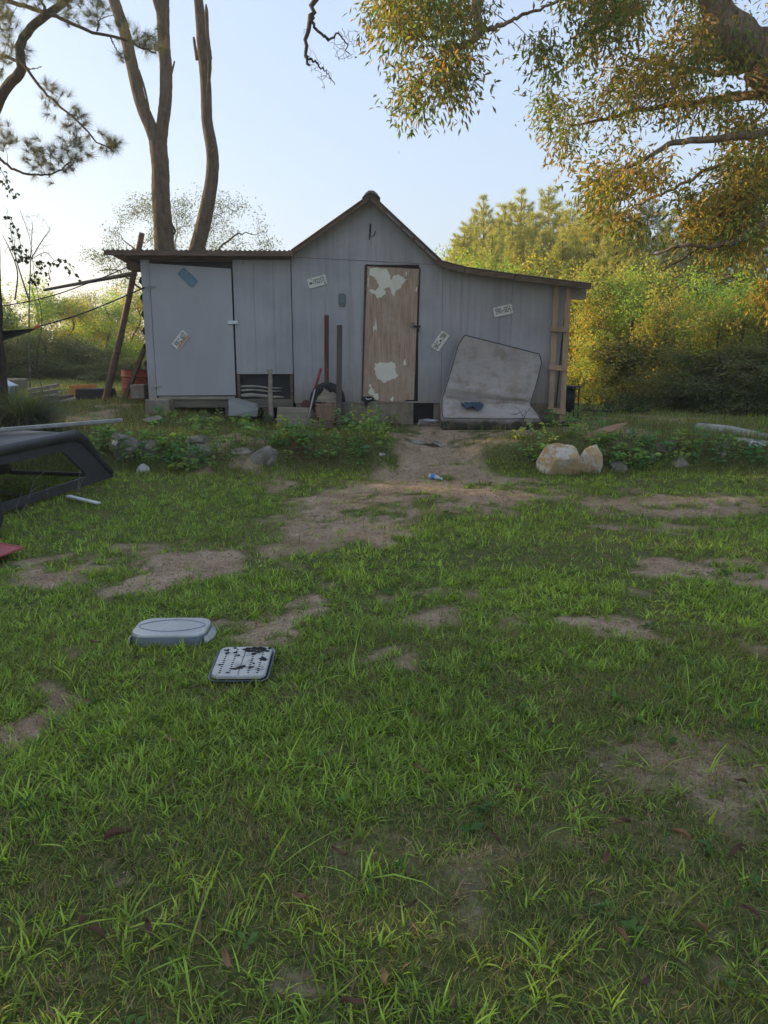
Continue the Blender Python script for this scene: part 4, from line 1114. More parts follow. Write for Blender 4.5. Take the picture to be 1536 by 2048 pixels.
# side profile (s,z): slanted far end
ns = 14
def side(w_sign_inset, wb, wt, name):
    """one long side with a window hole: outer outline and window outline joined by quads"""
    outer = [(0, 0), (Lc, 0), (Lc - .05, .08), (Lc - .42, Hc - .10), (Lc - .52, Hc - .03), (Lc - .66, Hc), (0, Hc)]
    win = [(.08, .085), (Lc - .56, .10), (Lc - .60, .16), (Lc - .84, Hc - .21), (Lc - .90, Hc - .17), (Lc - .98, Hc - .155), (.08, Hc - .155)]
    def P(s, z, o): 
        w = wb + (wt - wb) * (z / Hc) + o
        return cp(s, w, z)
    k = len(outer)
    V = []
    for o in (0, .03 * w_sign_inset):
        V += [tuple(P(s, z, o)) for s, z in outer] + [tuple(P(s, z, o)) for s, z in win]
    F = []
    for q in range(k):
        q2 = (q + 1) % k
        F.append((q, q2, k + q2, k + q)); F.append((2 * k + q2, 2 * k + q, 3 * k + q, 3 * k + q2))
        F.append((q2, q, 2 * k + q, 2 * k + q2)); F.append((k + q, k + q2, 3 * k + q2, 3 * k + q))
    o_ = MB().poly(V, F).build(name, M['cap'], cap_e, bevel=.012)
    pane = MB().poly([tuple(P(s, z, .015 * w_sign_inset)) for s, z in win], [tuple(range(k))]).build('window_pane', M['tint'], o_)
    return o_
m, nt, N, L, out = node_mat('tinted_window')
tr = N.new('ShaderNodeBsdfTransparent'); tr.inputs[0].default_value = (.50, .52, .48, 1)
gl_ = N.new('ShaderNodeBsdfGlossy'); gl_.inputs['Roughness'].default_value = .08; gl_.inputs['Color'].default_value = (1, 1, 1, 1)
fr = N.new('ShaderNodeFresnel'); fr.inputs[0].default_value = 1.25
mx = N.new('ShaderNodeMixShader'); L.new(fr.outputs[0], mx.inputs[0]); L.new(tr.outputs[0], mx.inputs[1]); L.new(gl_.outputs[0], mx.inputs[2]); L.new(mx.outputs[0], out.inputs[0]); M['tint'] = m
side(1, 0, .10, 'side_panel')
side(-1, Wc, Wc - .10, 'side_panel')
# roof: crowned sheet with rolled edges
nw, nl = 24, 22
Sg = np.linspace(0, Lc - .60, nl); Wg = np.linspace(.085, Wc - .085, nw)
V = []
for zo in (0, -.03):
    for s in Sg:
        for w in Wg:
            t = (w - .085) / (Wc - .17)
            roll = .05 * (1 - min(1, min(t, 1 - t) / .08)) ** 2
            endd = .05 * max(0, (s - (Lc - .95)) / .35) ** 2
            V.append(tuple(cp(s, w, Hc + .045 - roll + .02 * math.sin(t * math.pi) - endd + zo)))
Fq = []
for a in range(nl - 1):
    for b in range(nw - 1):
        q0 = a * nw + b; Fq.append((q0, q0 + nw, q0 + nw + 1, q0 + 1)); q1 = q0 + nl * nw; Fq.append((q1, q1 + 1, q1 + nw + 1, q1 + nw))
for b in range(nw - 1):
    q0 = (nl - 1) * nw + b; Fq.append((q0, q0 + nl * nw, q0 + nl * nw + 1, q0 + 1))
for a in range(nl - 1):
    for b in (0, nw - 1):
        q0 = a * nw + b; Fq.append((q0, q0 + nw, q0 + nw + nl * nw, q0 + nl * nw))
MB().poly(V, Fq).build('roof_shell', M['cap'], cap_e, smooth=True)
# rolled shoulder between side and roof
sh = bez([cp(0, .085, Hc - .01), cp(Lc - .9, .085, Hc - .01), cp(Lc - .62, .09, Hc - .02), cp(Lc - .47, .085, Hc - .09), cp(Lc - .30, .075, Hc - .27), cp(Lc - .04, .03, .05)], 40)
MB().tube(sh, np.concatenate([np.full(26, .062), np.linspace(.062, .05, 14)]), 12).build('shoulder', M['cap'], cap_e, smooth=True)
sh2 = bez([cp(0, Wc - .085, Hc - .01), cp(Lc - .9, Wc - .085, Hc - .01), cp(Lc - .62, Wc - .09, Hc - .02), cp(Lc - .47, Wc - .085, Hc - .09), cp(Lc - .04, Wc - .03, .05)], 40)
MB().tube(sh2, .06, 12).build('shoulder', M['cap'], cap_e, smooth=True)
MB().bar(cp(Lc - .55, .08, Hc - .035), cp(Lc - .55, Wc - .08, Hc - .035), .10, .05).build('rear_header', M['cap'], cap_e, bevel=.012)
MB().bar(cp(Lc - .04, .02, .02), cp(Lc - .04, Wc - .02, .02), .06, .05).build('rear_sill', M['cap'], cap_e, bevel=.01)
MB().bar(cp(.03, .02, .3), cp(.03, Wc - .02, .3), .05, .58).build('front_panel', M['cap'], cap_e, bevel=.01)
ta, tb = cp(1.35, .80, Hc + .115), cp(3.05, -.16, Hc + .10)
dt = (tb - ta).normalized()
te = thing('metal_tube', 'long galvanised metal tube lying slantwise on the truck cap', 'tube', tuple(tb))
MB().bar(ta - dt * .8, tb, .055, .048).build('tube_wall', M['steel'], te, bevel=.012)
MB().bar(tb - dt * .001, tb + dt * .004, .046, .038).build('tube_end', M['dark'], te)
# narrow white strip and sticks near the cap
a = G(137, 1001); b = G(198, 1014)
tag(MB().bar(a + Vector((0, 0, .05)), b + Vector((0, 0, .04)), .055, .02).build('plastic_strip', plain('white_plastic', (.55, .56, .55), .5), None, bevel=.004), 'short pale plastic strip in the grass beside the truck cap', 'strip')
a = at(-40, 978, 8.0); b = at(82, 996, 8.6)
tag(MB().bar(a, b, .05, .035).build('inner_rail', M['greywood'], None, bevel=.004), 'grey wooden rail lying inside the truck cap', 'rail')
db_ = thing('dead_branch', 'bleached forked dead branches poking up beside the truck cap', 'branch', tuple(G(38, 1048)))
for pts in ([(38, 1048), (36, 1030), (52, 1010), (70, 960), (95, 940)], [(36, 1030), (34, 1010), (46, 980)], [(130, 1010), (155, 985), (162, 965), (175, 948)], [(155, 985), (158, 960), (161, 940)], [(38, 1046), (60, 1036), (90, 1036)], [(102, 1015), (96, 990), (94, 968)], [(52, 1010), (62, 1020), (66, 1040)], [(60, 985), (75, 975), (90, 968)]):
    Yb = 7.05 + (pts[0][0] / 200) * 1.7
    MB().tube(bez([at(x, y, Yb) for x, y in pts], 12), np.linspace(.007, .0025, 12), 5).build('twig', M['twig_grey'], db_)
# red sheet corner and tyre at the left edge
c_ = G(20, 1128)
rd = stained('faded_red_metal', (.25, .045, .055), (.36, .085, .09), (3, 3, 3), .45, .1, 30, c3=(.22, .05, .05))
V = [at(-120, 1100, 5.9), at(2, 1103, 6.0), at(49, 1124, 5.75), at(0, 1143, 5.55), at(-130, 1170, 5.3)]
V = [(v.x, v.y, Hf(v.x, v.y) + .07 + .02 * (k in (2,))) for k, v in enumerate(V)]
k = len(V); V2 = [(x, y, z - .012) for x, y, z in V]; V3 = [(x * .98 - .02, y, z - .06) for x, y, z in V]
e = thing('red_tray', 'faded red metal tray corner poking in at the left edge', 'tray', V[2])
MB().poly(V + V2, [tuple(range(k))[::-1], tuple(range(k, 2 * k))] + [(q, (q + 1) % k, (q + 1) % k + k, q + k) for q in range(k)]).build('tray_panel', rd, e, bevel=.006)
MB().tube([V[0], V[1], V[2], V[3], V[4]], .010, 8).build('rolled_edge', rd, e)
c_ = at(-44, 1068, 6.4)
tag(MB().add(*torus((c_.x, c_.y, .24), .18, .085, Matrix.Rotation(R(80), 4, 'Y') @ Matrix.Rotation(R(15), 4, 'X'))).build('tyre', M['rubber'], None, smooth=True), 'black tyre standing at the left edge before the truck cap', 'tyre')
# ------------------------------------------------------------------ left of the shed
# red drum
bc = at(247, 790, 14.1); cx = bc.x + .29; gzb = Hf(cx, 14.1)
e = thing('red_drum', 'red steel drum half hidden behind the left corner of the shed', 'drum', (cx, 14.1, gzb))
ztop = at(247, 739, 14.1).z
prof = [(gzb - .02, .285), (gzb + .02, .29), (gzb + .17, .287), (gzb + .18, .298), (gzb + .20, .298), (gzb + .21, .287), (gzb + .38, .287), (gzb + .39, .298), (gzb + .41, .298), (gzb + .42, .287), (ztop - .01, .287), (ztop, .295), (ztop, .27), (ztop - .3, .268)]
MB().tube([(cx, 14.1, z) for z, r in prof], [r for z, r in prof], 36, cap=False).build('drum_wall', stained('faded_red_drum', (.28, .05, .035), (.40, .09, .055), (4, 4, 4), .55, .15, 30, dirt=(.16, .05, .035)), e, smooth=False)
MB().tube([(cx, 14.1, ztop - .3), (cx, 14.1, ztop - .29)], [.265, .265], 24).build('drum_contents', M['black'], e)
st_ = MB()
for k in range(7):
    st_.tube([(cx + .12 + .02 * k, 14.0, ztop - .25), (cx + .14 + .025 * k, 14.0 + .03 * k, ztop + random.uniform(.08, .2))], .006, 5)
tag(st_.build('stick_bundle', M['slat'], None), 'bundle of pale thin sticks standing in the red drum', 'sticks')
a, b = at(249, 800, 13.4), at(292, 690, 13.4)
tag(MB().bar(a, b, .06, .10, up=(0, 1, 0)).build('leaning_plank', M['brownwood'], None, bevel=.004), 'short dark plank leaning against the shed in front of the red drum', 'plank')
c_ = at(279, 783, 13.1)
M['conc'] = stained('grey_concrete', (.17, .145, .11), (.29, .25, .195), (9, 9, 9), .9, .5, 50, dirt=(.16, .15, .11))
tag(MB().box((c_.x, 13.1, c_.z), (.24, .25, .24)).build('concrete_block', M['conc'], None, bevel=.02), 'pale concrete block tucked behind the left corner of the shed', 'block')
c_ = at(316, 812, 12.35)
tag(MB().box((c_.x, 12.45, c_.z - .02), (.38, .35, .26)).build('concrete_footing', M['conc'], None, bevel=.03), 'square concrete footing under the left corner of the shed', 'footing')
V, F = lump(at(310, 838, 11.7), (.36, .3, .10), 44, 3, .2)
tag(MB().add(V, [F]).build('paving_slab', M['conc'], None), 'flat pale slab in the grass before the lean-to door', 'slab')
# tall leaning pole and the eave pole with ropes
p0 = at(206, 792, 13.3); p0.z = Hf(p0.x, 13.3) - .1
p1 = at(284, 466, 12.75)
tag(MB().tube(bez([p0, p0.lerp(p1, .5) + Vector((.02, 0, 0)), p1], 14), np.linspace(.062, .045, 14), 10, jit=.08).build('leaning_pole', M['brownwood'], None, smooth=True), 'tall dark wooden pole leaning against the left eave', 'pole')
a, b = at(88, 580, 13.2), at(272, 546, 12.85)
tag(MB().tube([a, b], [.022, .036], 8).build('eave_pole', M['logend'], None), 'slim grey pole reaching left from the eave of the lean-to', 'pole')
rp_ = bez([at(-60, 622, 11.5), at(80, 598, 11.9), at(180, 565, 12.2), at(258, 533, 12.5)], 24)
tag(MB().tube(rp_, .008, 6).build('guy_rope', M['dark'], None), 'thin upper rope running from the eave out to the left', 'rope')
# hammock
he = thing('hammock', 'dark fabric hammock with an orange tip strung from the shed corner', 'hammock', tuple(at(70, 655, 11.9)))
tip = at(78, 653, 12.0)
MB().tube(bez([tip, at(150, 632, 12.15), at(220, 605, 12.35), at(289, 575, 12.58)], 20), .010, 6).build('strap', M['dark'], he)
MB().tube([at(70, 656, 11.99), at(74, 654, 11.995), at(82, 651, 12.005)], [.030, .026, .012], 8).build('orange_sleeve', plain('orange_webbing', (.55, .13, .05), .7), he)
hl = []; nl = 16; nwid = 10
for k in range(nl):
    t = k / (nl - 1)
    x = 74 - t * 190; ytop = 656 + 11 * t + 2 * math.sin(t * 3); ybot = 657 + 55 * t ** .8
    for w in range(nwid):
        f = w / (nwid - 1)
        Yk = 12.0 - .9 * t + .55 * t * math.sin(f * math.pi * .9)
        hl.append(tuple(at(x, ytop + (ybot - ytop) * f, Yk)))
F = [(k * nwid + w, k * nwid + w + 1, (k + 1) * nwid + w + 1, (k + 1) * nwid + w) for k in range(nl - 1) for w in range(nwid - 1)]
o = MB().poly(hl, F).build('hammock_cloth', stained('dark_green_grey_cloth', (.025, .03, .028), (.045, .05, .046), (6, 6, 6), .8, .2, 40), he, smooth=True)
o.modifiers.new('s', 'SOLIDIFY').thickness = .004
# low heap: orange crate and black tray beside the pole foot
c_ = at(168, 797, 14.3)
e = thing('orange_crate', 'orange plastic crate lying on its side beside the leaning pole', 'crate', tuple(c_))
og = plain('orange_plastic', (.55, .22, .06), .5)
x0, z0 = c_.x, Hf(c_.x, 14.3)
for (dx, dy, dz, sx, sy, sz) in ((0, 0, .02, .36, .4, .02), (0, .19, .12, .36, .02, .2), (0, -.19, .12, .36, .02, .2), (-.17, 0, .12, .02, .36, .2)):
    MB().box((x0 + dx, 14.3 + dy, z0 + dz), (sx, sy, sz)).build('crate_wall', og, e, bevel=.004)
c_ = at(192, 790, 14.0)
e = thing('black_tray', 'upturned black tray with a torn edge at the foot of the leaning pole', 'tray', tuple(c_))
r0 = rrect(.62, .5, .06); zb_ = Hf(c_.x, 14.0)
V, Fq, b_, t_ = loft([np.column_stack([r0 * s + [c_.x, 14.0], np.full(len(r0), zb_ + z)]) for s, z in ((1.06, 0), (1.0, .02), (.93, .17), (.88, .18))])
MB().poly(V, Fq + [t_]).build('tray_shell', M['rubber'], e)
# heap of boards behind the clump of ornamental grass
lab = ['topmost board of the heap behind the ornamental grass, tilted up', 'second board of the heap behind the ornamental grass', 'thick squared timber in the heap behind the ornamental grass', 'pale flat board lowest in the heap beside the orange crate', 'short dark board end in the heap beside the orange crate', 'broken white board lying against the heap of boards']
for k, (xa, ya, xb, yb, w, h, mt) in enumerate(((55, 781, 116, 770, .16, .05, 'greywood'), (60, 790, 112, 782, .18, .06, 'greywood'), (75, 800, 113, 796, .2, .10, 'beam'), (100, 806, 150, 796, .16, .03, 'slat'), (110, 797, 142, 793, .2, .07, 'brownwood'), (95, 795, 122, 784, .05, .03, 'slat'))):
    a, b = at(xa, ya, 12.7 + .12 * k), at(xb, yb, 13.0 + .1 * k)
    tag(MB().bar(a, b, w, h).build('board', M[mt], None, bevel=.004), lab[k], 'board', 'heap of boards')
a = at(-8, 778, 13.5)
tag(MB().box((a.x, 13.6, a.z), (.5, .3, .35), Matrix.Rotation(R(25), 4, 'Y')).build('metal_sheet', plain('pale_blue_sheet', (.42, .48, .55), .35, .3), None, bevel=.02), 'pale bluish metal box corner at the left edge behind the grass clump', 'box')
a = at(8, 768, 17)
tag(MB().box((a.x - .3, 17, a.z - .1), (1.3, .8, .42)).build('chest', M['conc'], None, bevel=.03), 'long low grey chest at the left edge of the far grass', 'chest')

# ------------------------------------------------------------------ stones of the bank
def rock_mat(name, c1, c2, c3, dirt=(.09, .09, .06)):
    return stained(name, c1, c2, (4, 4, 4), .9, .9, 18, dirt=dirt, c3=c3, bdist=.025, c3s=3.5 if 'quartz' in name else 11, c3r=(.47, .53) if 'quartz' in name else (.55, .66))
RM = [rock_mat('grey_fieldstone', (.15, .135, .11), (.30, .265, .21), (.34, .31, .25), (.085, .09, .045)),
      rock_mat('brown_fieldstone', (.13, .11, .09), (.25, .22, .18), (.30, .27, .22), (.08, .08, .045)),
      rock_mat('tan_quartz_stone', (.40, .25, .12), (.56, .42, .25), (.56, .50, .43), (.30, .14, .06)),
      rock_mat('pale_stone', (.34, .34, .31), (.48, .47, .43), (.52, .52, .48), (.2, .2, .14)),
      rock_mat('rusty_slab', (.24, .13, .075), (.36, .23, .15), (.30, .22, .15), (.12, .10, .06))]
STONES = [(398, 908, 82, 40, 10.25, 0, 'largest flat grey stone of the left bank, half under leaves'), (398, 884, 66, 20, 10.45, 0, 'flat grey stone on top of the left bank'), (434, 894, 22, 20, 10.35, 3, 'small pale stone beside the large flat stone'),
          (383, 932, 44, 24, 10.15, 0, 'small rounded grey stone under the large flat stone'), (487, 910, 54, 30, 10.3, 0, 'split grey stone with a dark crack in the bank'), (490, 934, 60, 30, 10.15, 0, 'grey stone forming the lower half of the cracked pair'),
          (527, 918, 54, 42, 10.2, 1, 'squarish brown-grey stone right of the cracked pair'), (252, 896, 66, 56, 10.3, 1, 'brown stone behind the end of the truck cap'), (302, 896, 40, 44, 10.35, 1, 'brown stone under the broad leaves of the left bank'),
          (284, 946, 27, 32, 9.95, 3, 'upright pale pointed stone at the foot of the bank'), (250, 969, 34, 20, 9.6, 3, 'low pale rounded stone near the truck cap end'), (365, 968, 22, 10, 9.55, 3, 'small pale flat stone in the grass'),
          (1122, 922, 84, 74, 9.95, 2, 'large tan and white quartz boulder right of the path'), (1180, 926, 54, 60, 10.1, 2, 'tan blocky boulder touching the large quartz boulder'), (1262, 872, 44, 26, 11.2, 0, 'single grey stone on the bare ground above the right bank'),
          (1300, 924, 36, 32, 10.3, 0, 'small grey block in the middle of the right bank'), (1332, 908, 60, 50, 10.5, 1, 'brown mossy stone topped with straw in the right bank'), (1442, 920, 56, 58, 10.4, 1, 'tall tan-brown stone overgrown with weeds at the right'),
          (1502, 896, 54, 36, 10.7, 1, 'tan stone below the pale pipe near the right edge'), (1512, 926, 52, 52, 10.4, 0, 'grey boulder near the right edge of the bank'), (1078, 884, 58, 28, 10.9, 0, 'mossy grey stone left of the quartz boulder, higher up'),
          (832, 886, 60, 12, 10.9, 0, 'left flat stepping stone across the path'), (872, 887, 44, 11, 10.85, 0, 'right flat stepping stone across the path'), (762, 912, 20, 16, 10.3, 3, 'small pale stone at the left side of the path'),
          (440, 868, 26, 9, 11.2, 3, 'small white stone above the left bank'), (1355, 930, 40, 34, 10.25, 0, 'grey stone hidden low in the right bank'), (1240, 934, 40, 28, 10.15, 1, 'brown stone under the leaves of the right bank'), (1230, 878, 20, 16, 11.2, 4, 'small reddish stone beside the single grey stone')]
for k, (px, py, w, h, Y, mt, lab) in enumerate(STONES):
    c_ = at(px, py, Y); s = Y / ray(px, py).y / FPX
    V, F = lump((c_.x, c_.y, c_.z), (w * s * 1.06, max(w * s * .8, .12), h * s * 1.12), (250 if k in (12, 13) else 50) + k, 4, .30)
    c2 = Hf(c_.x, c_.y)
    tag(MB().add(V, [F]).build('stone', RM[mt], None, smooth=False), lab, 'stone', 'stones along the bank')
sl = at(1190, 868, 10.75)
V, F = lump((0, 0, 0), (.85, .30, .13), 91, 4, .25)
V = placed(V, (sl.x, sl.y, sl.z - .02), 10, 0, -20)
tag(MB().add(V, [F]).build('slab_stone', RM[4], None), 'long reddish slab of rock leaning among the weeds right of the ladder frame', 'stone', 'stones along the bank')
# pale pipes at the right
M['pipe'] = stained('pale_grey_pipe', (.25, .25, .22), (.38, .38, .34), (5, 5, 5), .75, .3, 30, dirt=(.16, .16, .10))
for (pts, r_, lab) in (([(1396, 857, 11.6), (1450, 862, 11.2), (1500, 872, 10.9), (1580, 892, 10.5)], .085, 'long pale grey pipe lying along the right bank'), ([(1462, 884, 10.6), (1500, 888, 10.55), (1560, 896, 10.5)], .075, 'shorter grey pipe below the long pipe'), ([(1474, 869, 10.95), (1493, 868, 10.93), (1495, 867, 10.92), (1508, 867, 10.9)], .045, 'small pale pipe fitting on top of the long pipe')):
    P = bez([at(x, y, Y) for x, y, Y in pts], 20)
    rad = np.full(20, r_) * (np.where(np.arange(20) < 9, .45, 1) if r_ < .05 else 1)
    e = thing('pipe', lab, 'pipe', tuple(P[0]), 'pipes on the right bank')
    MB().tube(P, rad, 18, cap=False).build('pipe_wall', M['pipe'], e, smooth=True)
    MB().tube([P[0], P[0] + (P[1] - P[0]) * .2], [r_ * .9 * (.45 if r_ < .05 else 1)] * 2, 16).build('pipe_bore', M['black'], e)
wf = MB()
for (a, b) in (((1498, 893), (1504, 882)), ((1504, 882), (1516, 884)), ((1512, 883), (1531, 891)), ((1508, 889), (1520, 893))):
    wf.bar(at(*a, 10.35), at(*b, 10.35), .02, .016)
tag(wf.build('wire_frame', M['white'], None), 'small bent white metal frame on the stones near the right edge', 'frame')

# ------------------------------------------------------------------ foliage helpers
def unit(v): return v / (np.linalg.norm(v, axis=-1, keepdims=True) + 1e-9)
def leaves(P, D, length, width, tint, fold=.18, r=rng):
    """many leaves: base P, direction D; six-point blade folded along the midrib"""
    n = len(P)
    D = unit(D)
    up = unit(r.normal(size=(n, 3)) * .8 + np.array([0, 0, 1.0]))
    S_ = unit(np.cross(D, up)); Nn = np.cross(S_, D)
    L_ = np.broadcast_to(np.asarray(length), (n,))[:, None]; W_ = np.broadcast_to(np.asarray(width), (n,))[:, None]
    mid = P + D * L_ * .5 - Nn * L_ * .05
    a = mid + S_ * W_ * .5 + Nn * W_ * fold; b = mid - S_ * W_ * .5 + Nn * W_ * fold
    tip = P + D * L_ - Nn * L_ * .16
    V = np.stack([P, a, tip, b], 1).reshape(-1, 3)
    k = np.arange(n) * 4
    F = np.concatenate([np.stack([k, k + 1, k + 2], 1), np.stack([k, k + 2, k + 3], 1)])
    T = np.repeat(np.broadcast_to(tint, (n, 3)), 4, 0)
    return V, F, T
def needles(P, D, n_per, length, width, tint, spread=.75, r=rng):
    """pine tufts: thin needles fanned about D"""
    m = len(P); D = unit(D)
    Pn = np.repeat(P, n_per, 0); Dn = np.repeat(D, n_per, 0)
    d = unit(Dn + r.normal(size=Pn.shape) * spread)
    back = np.repeat(r.random((m, 1)), n_per, 0) * 0 + r.random((m * n_per, 1)) * .35
    base = Pn - Dn * back * length
    L_ = length * (.7 + .5 * r.random((m * n_per, 1)))
    s = unit(np.cross(d, r.normal(size=d.shape))) * width * .5
    tip = base + d * L_ - np.array([0, 0, .10]) * L_
    V = np.stack([base + s, base - s, tip], 1).reshape(-1, 3)
    F = np.arange(len(V)).reshape(-1, 3)
    T = np.repeat(np.repeat(np.broadcast_to(tint, (m, 3)), n_per, 0) * (.75 + .5 * r.random((m * n_per, 1))), 3, 0)
    return V, F, T
def connect(start_pts, start_rad, targets, r, sag=.06, rmin=.006, rmax=.05, seg=6, reach=None):
    """join every target to the nearest part of the growing branch system; returns tubes and end directions"""
    nodes = [np.asarray(p, float) for p in start_pts]; nrad = list(start_rad)
    T = np.asarray(targets, float)
    base = np.array(nodes)
    d0 = np.min(np.linalg.norm(T[:, None] - base[None], axis=2), axis=1)
    order = np.argsort(d0)
    A = np.zeros((len(nodes) + len(T) * seg + 10, 3)); A[:len(nodes)] = base; Rr = np.zeros(len(A)); Rr[:len(nodes)] = nrad
    cnt = len(nodes); tubes = []; dirs = np.zeros_like(T)
    for ti in order:
        t = T[ti]
        dd = np.linalg.norm(A[:cnt] - t, axis=1)
        k = int(np.argmin(dd)); p = A[k]; L_ = dd[k]
        mid = (p + t) / 2 + np.array([0, 0, sag * L_]) + r.normal(size=3) * .07 * L_
        path = bez([p, mid, t], seg)
        r0 = min(max(rmin * (1 + L_ * 1.2), rmin), Rr[k] * .8, rmax); r0 = max(r0, rmin * .8)
        rad = np.linspace(r0, rmin * .5, seg)
        tubes.append((path, rad))
        A[cnt:cnt + seg - 1] = path[1:]; Rr[cnt:cnt + seg - 1] = rad[1:]; cnt += seg - 1
        dirs[ti] = unit(path[-1] - path[-2])
    return tubes, dirs
def tubes_mesh(tubes, name, n=5, jit=0.0, smooth=True):
    mb = MB()
    for path, rad in tubes: mb.tube(path, rad, n, cap=False, jit=jit)
    return mb.mesh(name, smooth)
def blob_points(blobs, n, r):
    """random points in a union of ellipsoids, more of them near the surface"""
    out = []
    w = np.array([b[3] * b[4] * b[5] for b in blobs]) ** (2 / 3); w /= w.sum()
    for b, k in zip(blobs, r.multinomial(n, w)):
        v = unit(r.normal(size=(k, 3))) * (r.random((k, 1)) ** .45)
        out.append(np.array(b[:3]) + v * np.array(b[3:6]))
    return np.concatenate(out)
def spray(C, D, n_leaf, size, length, width, tints, r, droop=.5, twig=True):
    """leaf sprays round twig ends C with heading D"""
    m = len(C)
    t = r.random((m, n_leaf, 1)) * size
    ax = unit(D)[:, None]
    P = C[:, None] + ax * (t - size * .25) + r.normal(size=(m, n_leaf, 3)) * size * .22
    d = ax * .7 + r.normal(size=(m, n_leaf, 3)) * .75 + np.array([0, 0, -droop])
    tint = tints[r.integers(0, len(tints), m)][:, None] * (.72 + .56 * r.random((m, n_leaf, 1))) * (1 + .16 * r.normal(size=(m, n_leaf, 3)) * np.array([1, .5, .6]))
    L_ = length * (.65 + .6 * r.random((m, n_leaf)))
    return leaves(P.reshape(-1, 3), d.reshape(-1, 3), L_.ravel(), (L_ * width / length).ravel(), np.clip(tint.reshape(-1, 3), .005, 1), r=r)
def leaf_mesh(name, parts):
    mb = MB()
    for V, F, T in parts: mb.add(V, [F], T)
    return mb.mesh(name)

# ------------------------------------------------------------------ big tree at the right, branches hanging into view
r1 = np.random.default_rng(11)
oak = thing('oak_tree', 'large tree overhanging from the right with drooping sunlit leaves', 'tree', (6.9, 9.3, Hf(6.9, 9.3)))
def pl(pts, n): return bez([at(x, y, Y) for x, y, Y in pts], n)
trunk = bez([(6.9, 9.3, .2), (6.75, 9.3, 1.6), (6.2, 9.25, 3.2), tuple(at(1560, 140, 9.2)), tuple(at(1500, 100, 9.2)), tuple(at(1452, 62, 9.1)), tuple(at(1428, 0, 9.0)), tuple(at(1400, -110, 9.0)), tuple(at(1330, -260, 9.2)), tuple(at(1150, -420, 9.4))], 60)
trad = np.concatenate([np.linspace(.46, .27, 22), np.linspace(.27, .17, 20), np.linspace(.17, .06, 18)])
knob = 1 + .16 * np.sin(np.linspace(0, 26, 60)) * (np.arange(60) > 16)
MB().tube(trunk, trad * knob, 18, jit=.14).build('trunk', M['bark_oak'], oak, smooth=True)
limbs = [([(1600, 230, 9.0), (1536, 262, 8.9), (1440, 276, 8.7), (1350, 286, 8.6), (1290, 318, 8.5), (1240, 345, 8.4)], .055, .014),
         ([(1600, 160, 9.2), (1536, 185, 9.4), (1470, 195, 9.6), (1400, 205, 9.8), (1300, 215, 9.9), (1220, 235, 10), (1140, 255, 10)], .065, .012),
         ([(1600, 130, 9.3), (1500, 137, 9.6), (1420, 145, 9.9), (1330, 130, 10.1), (1240, 110, 10.2)], .06, .012),
         ([(1650, 420, 8.2), (1536, 445, 8.1), (1480, 475, 8.0), (1430, 492, 8.0), (1370, 490, 8.0), (1300, 508, 8.1)], .05, .010),
         ([(1640, 330, 8.6), (1536, 402, 8.7), (1480, 440, 8.7), (1420, 480, 8.7), (1330, 540, 8.8)], .035, .008),
         ([(1380, -150, 9.1), (1200, -120, 9.0), (1050, -70, 8.9), (960, -30, 8.8), (955, 30, 8.75), (956, 72, 8.7), (930, 88, 8.65), (895, 100, 8.6), (878, 140, 8.55), (868, 170, 8.5)], .075, .012),
         ([(956, 50, 8.75), (985, 58, 8.9), (1010, 46, 9.0), (1060, 25, 9.1), (1120, 5, 9.2)], .03, .012),
         ([(1050, -70, 8.9), (900, -60, 8.8), (820, -20, 8.8), (775, 30, 8.8)], .035, .01),
         ([(1330, -200, 9.2), (1230, -40, 9.4), (1180, 40, 9.5), (1130, 90, 9.6)], .04, .01),
         ([(1536, 402, 8.7), (1450, 330, 9.2), (1380, 360, 9.4), (1300, 400, 9.5), (1230, 430, 9.6)], .03, .008)]
ltubes = []; snodes = [p for p in trunk[30:]]; srad = [.05] * len(snodes)
for pts, ra, rb_ in limbs:
    P = pl(pts, 26) + r1.normal(size=(26, 3)) * .012
    rad = np.linspace(ra, rb_, 26); ltubes.append((P, rad))
    snodes += list(P); srad += list(rad)
obj('limb', tubes_mesh(ltubes, 'limb', 9, .12), M['bark_oak'], oak)
def inpoly(x, y, poly):
    c = False; n = len(poly)
    for a in range(n):
        x1, y1 = poly[a]; x2, y2 = poly[(a + 1) % n]
        if (y1 > y) != (y2 > y) and x < (x2 - x1) * (y - y1) / (y2 - y1) + x1: c = not c
    return c
def sample_region(poly, n, ylo, yhi, r, keep=None):
    xs_ = [p[0] for p in poly]; ys_ = [p[1] for p in poly]; out = []
    while len(out) < n:
        x = r.uniform(min(xs_), max(xs_)); y = r.uniform(min(ys_), max(ys_))
        if inpoly(x, y, poly) and (keep is None or keep(x, y)):
            out.append(tuple(at(x, y, r.uniform(ylo, yhi))))
    return out
gapn = lambda x, y: float(vnoise(np.array([x]), np.array([y]), 62.0, 6)[0]) > .43
R1 = [(1120, 190), (1165, 150), (1180, 70), (1260, -20), (1620, -60), (1640, 330), (1560, 420), (1440, 380), (1330, 300), (1250, 330), (1180, 350), (1120, 260)]
R1b = [(1180, 330), (1260, 350), (1330, 320), (1440, 370), (1600, 330), (1620, 620), (1500, 590), (1420, 470), (1330, 460), (1240, 445), (1200, 390)]
R1c = [(1090, 195), (1130, 185), (1150, 300), (1120, 290)]
R2 = [(755, 50), (770, -60), (1280, -80), (1230, 60), (1170, 75), (1110, 110), (1060, 80), (1000, 40), (950, 60), (880, 70), (830, 60), (790, 60)]
R3 = [(905, 100), (940, 115), (920, 165), (880, 190), (830, 205), (815, 190), (840, 130)]
nR1 = 450
